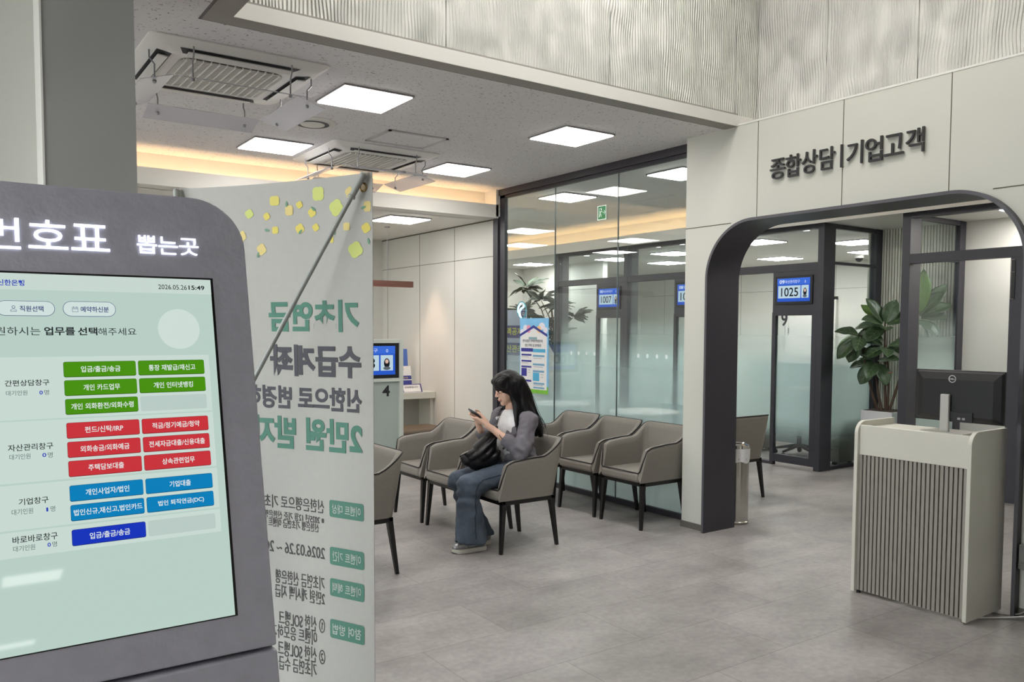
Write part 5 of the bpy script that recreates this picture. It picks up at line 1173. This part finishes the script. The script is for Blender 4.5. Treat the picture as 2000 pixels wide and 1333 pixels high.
for sg in (-1, 1):
    MB().tube([H(0.089-0.5*abs(x-0.030)**1.3, sg*x, -0.014-0.0035*math.sin(PI*(x-0.016)/0.028)) for x in [0.016+0.028*i/8 for i in range(9)]], 0.0016, 6).build('eyelashes', mat('lash', (20, 16, 16), 0.6), wo)
    MB().tube([H(0.090-0.4*abs(x-0.03)**1.2, sg*x, 0.016+0.004*math.sin(PI*(x-0.014)/0.034)) for x in [0.014+0.034*i/6 for i in range(7)]], 0.002, 6).build('eyebrow', mat('lash', (20, 16, 16), 0.6), wo)
def fold(me, amp, sc, seed, axis=None):
    def f(co, nr):
        p = co*sc+V(seed, seed*2, 0); return co+nr*(amp*mnoise.noise(p)+amp*0.5*mnoise.noise(p*2.3))
    warp(me, f)
def warp(me, fn):
    n = len(me.vertices); co = [0.0]*(3*n); nr = [0.0]*(3*n)
    me.vertices.foreach_get('co', co); me.vertex_normals.foreach_get('vector', nr)
    out = []
    for i in range(n): out += list(fn(Vector(co[3*i:3*i+3]), Vector(nr[3*i:3*i+3])))
    me.vertices.foreach_set('co', out); me.update()
# jeans: wide legs
j = MB()
j.ell(V(3.445, 4.865, 0.545), (0.135, 0.178, 0.105), 24, 14)
def leg(hp, kn, an, hemx, hemy):
    j.cap(hp, 0.098, kn, 0.078, 18)
    rows = []
    for i in range(13):
        t_ = i/12; c = kn*(1-t_)+an*t_; c = V(c.x, c.y, 0.50*(1-t_)+0.075*t_)
        rx = 0.070+(hemx-0.070)*t_**1.2; ry = 0.072+(hemy-0.072)*t_
        rows.append([c+V(rx*math.cos(a), ry*math.sin(a), 0.012*math.sin(a*2+1)*(t_ > 0.95)) for a in [2*PI*k/24 for k in range(24)]])
    j.grid(rows, 0, True); n0 = len(j.v)
    j.f.append(list(range(n0-24, n0))); j.m.append(0); j.f.append(list(range(n0-24*13, n0-24*12))[::-1]); j.m.append(0)
leg(HPn, KNn, V(3.018, 4.812, 0.08), 0.124, 0.092); leg(HPf, KNf, V(3.165, 4.945, 0.08), 0.115, 0.085)
me = remesh(j, 0.0062, 3, 'jeans')
fold(me, 0.006, 14, 3.1)
def crease(c, n):   # creases running across the back of the knees, along the thighs and down the shins
    k1 = max(0, 1-abs(c.z-0.40)/0.11)*math.sin(c.z*75+c.y*22+c.x*20); k2 = math.sin(c.y*55+c.x*18+c.z*9)*max(0, 1-c.z/0.42)
    k3 = math.sin((c.x*0.6+c.z+c.y*0.4)*60)*ss(3.15, 3.3, c.x)
    return c+n*(0.009*k1+0.009*k2+0.006*k3)
warp(me, crease)
je = mesh_part('jeans', me, denim, wo)
seam_m = mat('denim_seam', (44, 52, 66), 0.9)
from mathutils.bvhtree import BVHTree
bvh = BVHTree.FromPolygons([Vector(v.co)+LOC[wo.name] for v in me.vertices], [tuple(p.vertices) for p in me.polygons])
way = [V(3.32, 4.66, 0.59), V(3.18, 4.66, 0.57), V(3.07, 4.66, 0.54), V(3.015, 4.66, 0.50), V(2.995, 4.66, 0.44), V(2.99, 4.66, 0.32), V(2.985, 4.66, 0.2), V(2.985, 4.66, 0.085)]
line = []
for a, c in zip(way[:-1], way[1:]):
    for i in range(6):
        p, n, _, _ = bvh.find_nearest(a+(c-a)*i/6); line.append(p+n*0.0012)
MB().tube(line, 0.0028, 6).build('side_seam', seam_m, je)
# tee and cardigan
tm = MB(); tm.ell(V(3.405, 4.872, 0.76), (0.108, 0.142, 0.235), 28, 18)
tm.cap(V(3.42, 4.74, 0.89), 0.052, V(3.40, 5.02, 0.90), 0.052); tm.ell(V(3.385, 4.88, 0.905), (0.062, 0.066, 0.05), 18, 10)
me = remesh(tm, 0.007, 4, 'tee'); fold(me, 0.004, 18, 1.0); mesh_part('tee_shirt', me, tee_m, wo)
cm = MB(); cm.ell(V(3.418, 4.870, 0.755), (0.122, 0.172, 0.20), 28, 18); cm.ell(V(3.435, 4.868, 0.645), (0.130, 0.180, 0.10), 28, 14)
cm.cap(V(3.43, 4.725, 0.902), 0.060, V(3.405, 5.03, 0.908), 0.060)
for sh, el, wr in ((SHn, ELn, WRn), (SHf, ELf, WRf)):
    cf = el+(wr-el)*(0.46 if el is ELn else 0.72)
    cm.cap(sh, 0.066, el, 0.061, 16); cm.cap(el, 0.062, cf, 0.047, 16); cm.cap(cf, 0.050, cf+(wr-el)*0.05, 0.049, 16)
me = remesh(cm, 0.0065, 4, 'cardigan'); fold(me, 0.011, 14, 7.7)
def sleeve(c, n):   # bunched folds at the elbows and across the waist
    k = 0
    for el in (ELn, ELf): k += max(0, 1-(c-el).length/0.12)*math.sin((c.x*0.9+c.z*0.7-c.y*0.3)*88)
    return c+n*(0.010*k+0.008*math.sin((c.x*0.5+c.z)*70+c.y*9)*max(0, 1-abs(c.z-0.64)/0.09))
warp(me, sleeve)
bm = bmesh.new(); bm.from_mesh(me)
kill = []
for f in bm.faces:
    c = f.calc_center_median()
    open_w = 0.026+0.040*ss(0.66, 0.93, c.z)
    if (c.x < 3.40 and abs(c.y-4.868) < open_w and 0.50 < c.z < 0.99) or (c.z > 0.925 and (c-V(3.40, 4.88, c.z)).length < 0.075): kill.append(f)
bmesh.ops.delete(bm, geom=kill, context='FACES')
# only the big shell remains
bmesh.ops.delete(bm, geom=[v for v in bm.verts if not v.link_faces], context='VERTS')
bm.to_mesh(me); bm.free()
ca = mesh_part('cardigan', me, cardi, wo)
sm_ = ca.modifiers.new('thick', 'SOLIDIFY'); sm_.thickness = 0.006
for k, z in enumerate((0.70, 0.78, 0.86)):
    x_ = 3.295+0.02*k; MB().lathe([(0.001, 0), (0.007, 0), (0.007, 0.004), (0.001, 0.004)], (0, 0, 0), 12).build('button', black, ca)
    bpy.context.view_layer.objects.active = None
    bo = bpy.data.objects[[o.name for o in ca.children if o.name.startswith('button')][-1]]
    bo.matrix_local = Matrix.Translation(V(x_, 4.825-0.006*k, z)-LOC[wo.name]) @ Matrix.Rotation(-PI/2, 4, 'Y')
    for v in bo.data.vertices: v.co += LOC[wo.name]*1.0
MB().tube([WRn+(ELn-WRn)*0.30+V(0, 0, 0)+(V(0.66, 0.55, 0).normalized()*math.cos(a)+V(-0.4, 0.48, 0.78).normalized()*math.sin(a))*0.0335 for a in [2*PI*i/20 for i in range(20)]], 0.0026, 6, 0, True).build('bracelet', black, wo)
# hair
hm = MB()
hm.ell(H(-0.010, 0, 0.030), (0.108, 0.088, 0.100), 26, 18, 0, HR)
hm.ell(H(0.022, 0, 0.052), (0.080, 0.086, 0.072), 24, 14, 0, HR); hm.ell(H(0.0, 0, 0.020), (0.085, 0.098, 0.085), 24, 14, 0, HR)
def lock(pts, rs): 
    for a, b2, r0, r1 in zip(pts[:-1], pts[1:], rs[:-1], rs[1:]): hm.cap(a, r0, b2, r1, 12)
for l in (-0.055, -0.02, 0.02, 0.055):
    lock([H(-0.065, l*1.1, 0.03), H(-0.095, l*1.25, -0.07), V(3.50, 4.88-l*1.5, 0.96), V(3.555, 4.862-l*1.6, 0.86), V(3.578, 4.855-l*1.6, 0.785)], [0.052, 0.048, 0.045, 0.038, 0.020])
for sg in (1, -1):
    lock([H(-0.02, sg*0.062, 0.03), H(-0.015, sg*0.077, -0.05), H(-0.010, sg*0.080, -0.12), V(3.40, 4.88-sg*0.115, 0.92)], [0.036, 0.030, 0.027, 0.030])
    lock([H(-0.05, sg*0.06, 0.0), H(-0.06, sg*0.078, -0.09), V(3.47, 4.88-sg*0.12, 0.95), V(3.535, 4.87-sg*0.13, 0.85), V(3.57, 4.86-sg*0.11, 0.79)], [0.042, 0.042, 0.042, 0.036, 0.018])
lock([H(0.010, 0.074, -0.02), H(0.012, 0.080, -0.11), V(3.37, 4.775, 0.93), V(3.36, 4.755, 0.83), V(3.355, 4.745, 0.78)], [0.024, 0.020, 0.017, 0.014, 0.006])
lock([H(0.0, 0.078, -0.06), V(3.40, 4.765, 0.94), V(3.395, 4.735, 0.84), V(3.39, 4.73, 0.775)], [0.026, 0.022, 0.017, 0.007])
for l in (-0.066, -0.05, -0.035, -0.018, 0.0, 0.018, 0.035, 0.05, 0.066):      # fringe
    lock([H(0.028, l*0.8, 0.080), H(0.072, l, 0.060), H(0.092-0.4*abs(l), l*1.05, 0.016-0.04*abs(l))], [0.034, 0.024, 0.006])
me = remesh(hm, 0.006, 14, 'hair', 0.5)
warp(me, lambda c, n: c+n*(0.0012*math.sin((c.x+c.y*0.6)*330+2*math.sin(c.z*9))+0.001*mnoise.noise(V((c.x+c.y*0.6)*120, c.z*8, 0))))
ha = mesh_part('hair', me, hair_m, wo)
st_m = MB()
for i in range(110):
    l = R.uniform(-0.075, 0.085); k = R.random()
    if k < 0.62:
        pts = [H(-0.08+R.uniform(-0.02, 0.03), l*1.1, 0.06), H(-0.128+0.03*abs(l)*8*0.2, l*1.3, -0.07), V(3.545, 4.875-l*1.7, 0.95), V(3.592+R.uniform(-0.01, 0.008), 4.862-l*1.8, 0.86), V(3.60+R.uniform(-0.03, 0.012), 4.855-l*1.75, R.uniform(0.755, 0.80))]
    else:
        o_ = R.uniform(-0.03, 0.03); pts = [H(o_, 0.088, 0.05), H(o_-0.005, 0.108, -0.06), V(3.40+o_*1.6, 4.752+R.uniform(-0.006, 0.01), 0.93), V(3.385+o_*1.8, 4.722+R.uniform(-0.008, 0.01), R.uniform(0.77, 0.84))]
    sm2 = []
    for a in range(len(pts)-1):
        p0, p1, p2_, p3 = pts[max(a-1, 0)], pts[a], pts[a+1], pts[min(a+2, len(pts)-1)]
        for q_ in range(5):
            t_ = q_/5; sm2.append(0.5*((2*p1)+(p2_-p0)*t_+(2*p0-5*p1+4*p2_-p3)*t_*t_+(3*p1-p0-3*p2_+p3)*t_**3))
    sm2.append(pts[-1]); st_m.tube(sm2, [0.0022*(1-0.7*i_/len(sm2)) for i_ in range(len(sm2))], 4)
st_m.build('strands', hair_m, ha, smooth=60)
# shoes
silver = mat('shoe_silver', (150, 150, 153), 0.3, metal=0.6, var=(60, 0.35)); sole_m = mat('shoe_sole', (206, 202, 192), 0.6, var=(20, 0.04))
for heel, toe in ((V(3.135, 4.800, 0), V(2.876, 4.845, 0)), (V(3.262, 4.925, 0), V(3.005, 4.962, 0))):
    d = (toe-heel).normalized(); s_ = V(0, 0, 1).cross(d); L = (toe-heel).length
    S = lambda f, w, z: heel+d*(f*L)+s_*w+V(0, 0, z)
    u = MB(); u.cap(S(0.17, 0, 0.060), 0.036, S(0.35, 0, 0.062), 0.037, 14); u.cap(S(0.35, 0, 0.058), 0.038, S(0.72, 0.002, 0.048), 0.036, 14); u.cap(S(0.72, 0.002, 0.047), 0.036, S(0.86, 0.002, 0.040), 0.030, 14); u.cap(S(0.14, 0, 0.07), 0.032, S(0.18, 0, 0.095), 0.032, 12)
    me = remesh(u, 0.005, 2, 'shoe'); sh = mesh_part('shoe', me, silver, wo)
    so = MB(); rows = []
    for z, g in ((0.0, 0.93), (0.010, 1.0), (0.022, 0.98), (0.030, 0.92)):
        row = []
        for k in range(48):
            a = 2*PI*k/48; f = 0.5-0.5*math.cos(a); w = (0.032+0.012*ss(0.3, 0.75, f))*math.copysign(abs(math.sin(a))**0.6, math.sin(a))
            lug = 1+0.03*math.sin(f*38) if z < 0.02 else 1
            row.append(S(0.5+(f-0.5)*1.0*(0.5+0.5*g), w*g*lug, z+0.010*ss(0.85, 1.0, f)*(z < 0.03)))
        rows.append(row)
    so.grid(rows, 0, True); n0 = len(so.v); so.f += [list(range(48))[::-1], list(range(n0-48, n0))]; so.m += [0, 0]
    so.build('sole', sole_m, sh, smooth=50)
    ov = MB()
    for f0, w0 in ((0.45, 0.030), (0.55, 0.030), (0.64, 0.028)):
        ov.tube([S(f0, -w0, 0.070-0.02*(f0-0.45)), S(f0+0.02, 0, 0.094-0.06*(f0-0.45)), S(f0, w0, 0.070-0.02*(f0-0.45))], 0.0035, 6)
    ov.build('laces', tee_m, sh, smooth=60)
    MB().tube([S(0.99, 0.0, 0.026), S(0.93, -0.030, 0.030), S(0.72, -0.043, 0.038), S(0.45, -0.040, 0.044), S(0.2, -0.036, 0.05)], 0.0045, 6).build('stripe', black, sh, smooth=60)
# phone
ph = thing('mobile_phone', 'black mobile phone held in both hands by the seated woman', 'phone', tuple(PC))
MB().prism([(x-0.037, y-0.076) for x, y in rrect(0.074, 0.152, 0.011, 4)], PC-PN*0.0045, PW_, PA, 0.009*(1 if PW_.cross(PA).dot(PN) > 0 else -1)).build('case', black, ph, fix=True, bevel=0.0015)
q_ = [PH_(y-0.072, x-0.0335, 0.0049) for x, y in rrect(0.067, 0.144, 0.008, 4)]
MB().add(q_, [list(range(len(q_)))]).build('screen', mat('phone_glass', (30, 34, 44), 0.08), ph)
# bag
leather = mat('bag_black_leather', (17, 16, 20), 0.38, spec=0.4, var=(12, 0.2), bump=(180, 0.2, 0.001))
bg = thing('shoulder_bag', 'slouchy black leather shoulder bag lying in the lap of the seated woman', 'bag', (3.12, 4.87, 0.60))
bb = MB(); bb.cap(V(3.03, 4.905, 0.632), 0.040, V(3.10, 4.885, 0.628), 0.070, 16); bb.cap(V(3.10, 4.885, 0.628), 0.072, V(3.20, 4.862, 0.655), 0.078, 16); bb.cap(V(3.13, 4.855, 0.68), 0.075, V(3.20, 4.842, 0.775), 0.050, 16); bb.cap(V(3.20, 4.842, 0.775), 0.050, V(3.238, 4.842, 0.835), 0.028, 16); bb.cap(V(3.05, 4.86, 0.665), 0.038, V(3.19, 4.84, 0.735), 0.040, 16)
me = remesh(bb, 0.006, 2, 'bag')
warp(me, lambda c, n: c+n*(0.008*math.sin(((c.x-3.02)*-0.75+(c.z-0.62))*95+c.y*30)*ss(0.60, 0.70, c.z)+0.006*mnoise.noise(c*16)))
mesh_part('pouch', me, leather, bg)
MB().tube([V(2.995, 4.93, 0.655), V(3.03, 4.87, 0.690), V(3.10, 4.825, 0.715), V(3.19, 4.80, 0.755)], 0.007, 8).build('rim', leather, bg, smooth=60)
sp = [V(3.225, 4.845, 0.83), V(3.255, 4.93, 0.865), V(3.295, 4.965, 0.90), V(3.345, 4.985, 0.955), V(3.41, 4.99, 0.980)]
MB().grid([[p-V(0.006, 0.011, 0), p+V(0.006, 0.011, 0), p+V(0.010, 0.009, 0.006), p+V(-0.002, -0.013, 0.006)] for p in sp], 0, True).build('strap', leather, bg, smooth=60)
MB().tube([V(3.255, 4.92, 0.85)+V(0.0, 0.014*math.cos(a), 0.012*math.sin(a)) for a in [2*PI*i/14 for i in range(14)]], 0.003, 6, 0, True).build('strap_ring', chrome, bg)

if 's' in GLO: bpy.data.scenes.remove(GLO['s'])
if 'o' in GLO: bpy.data.objects.remove(GLO['o'])
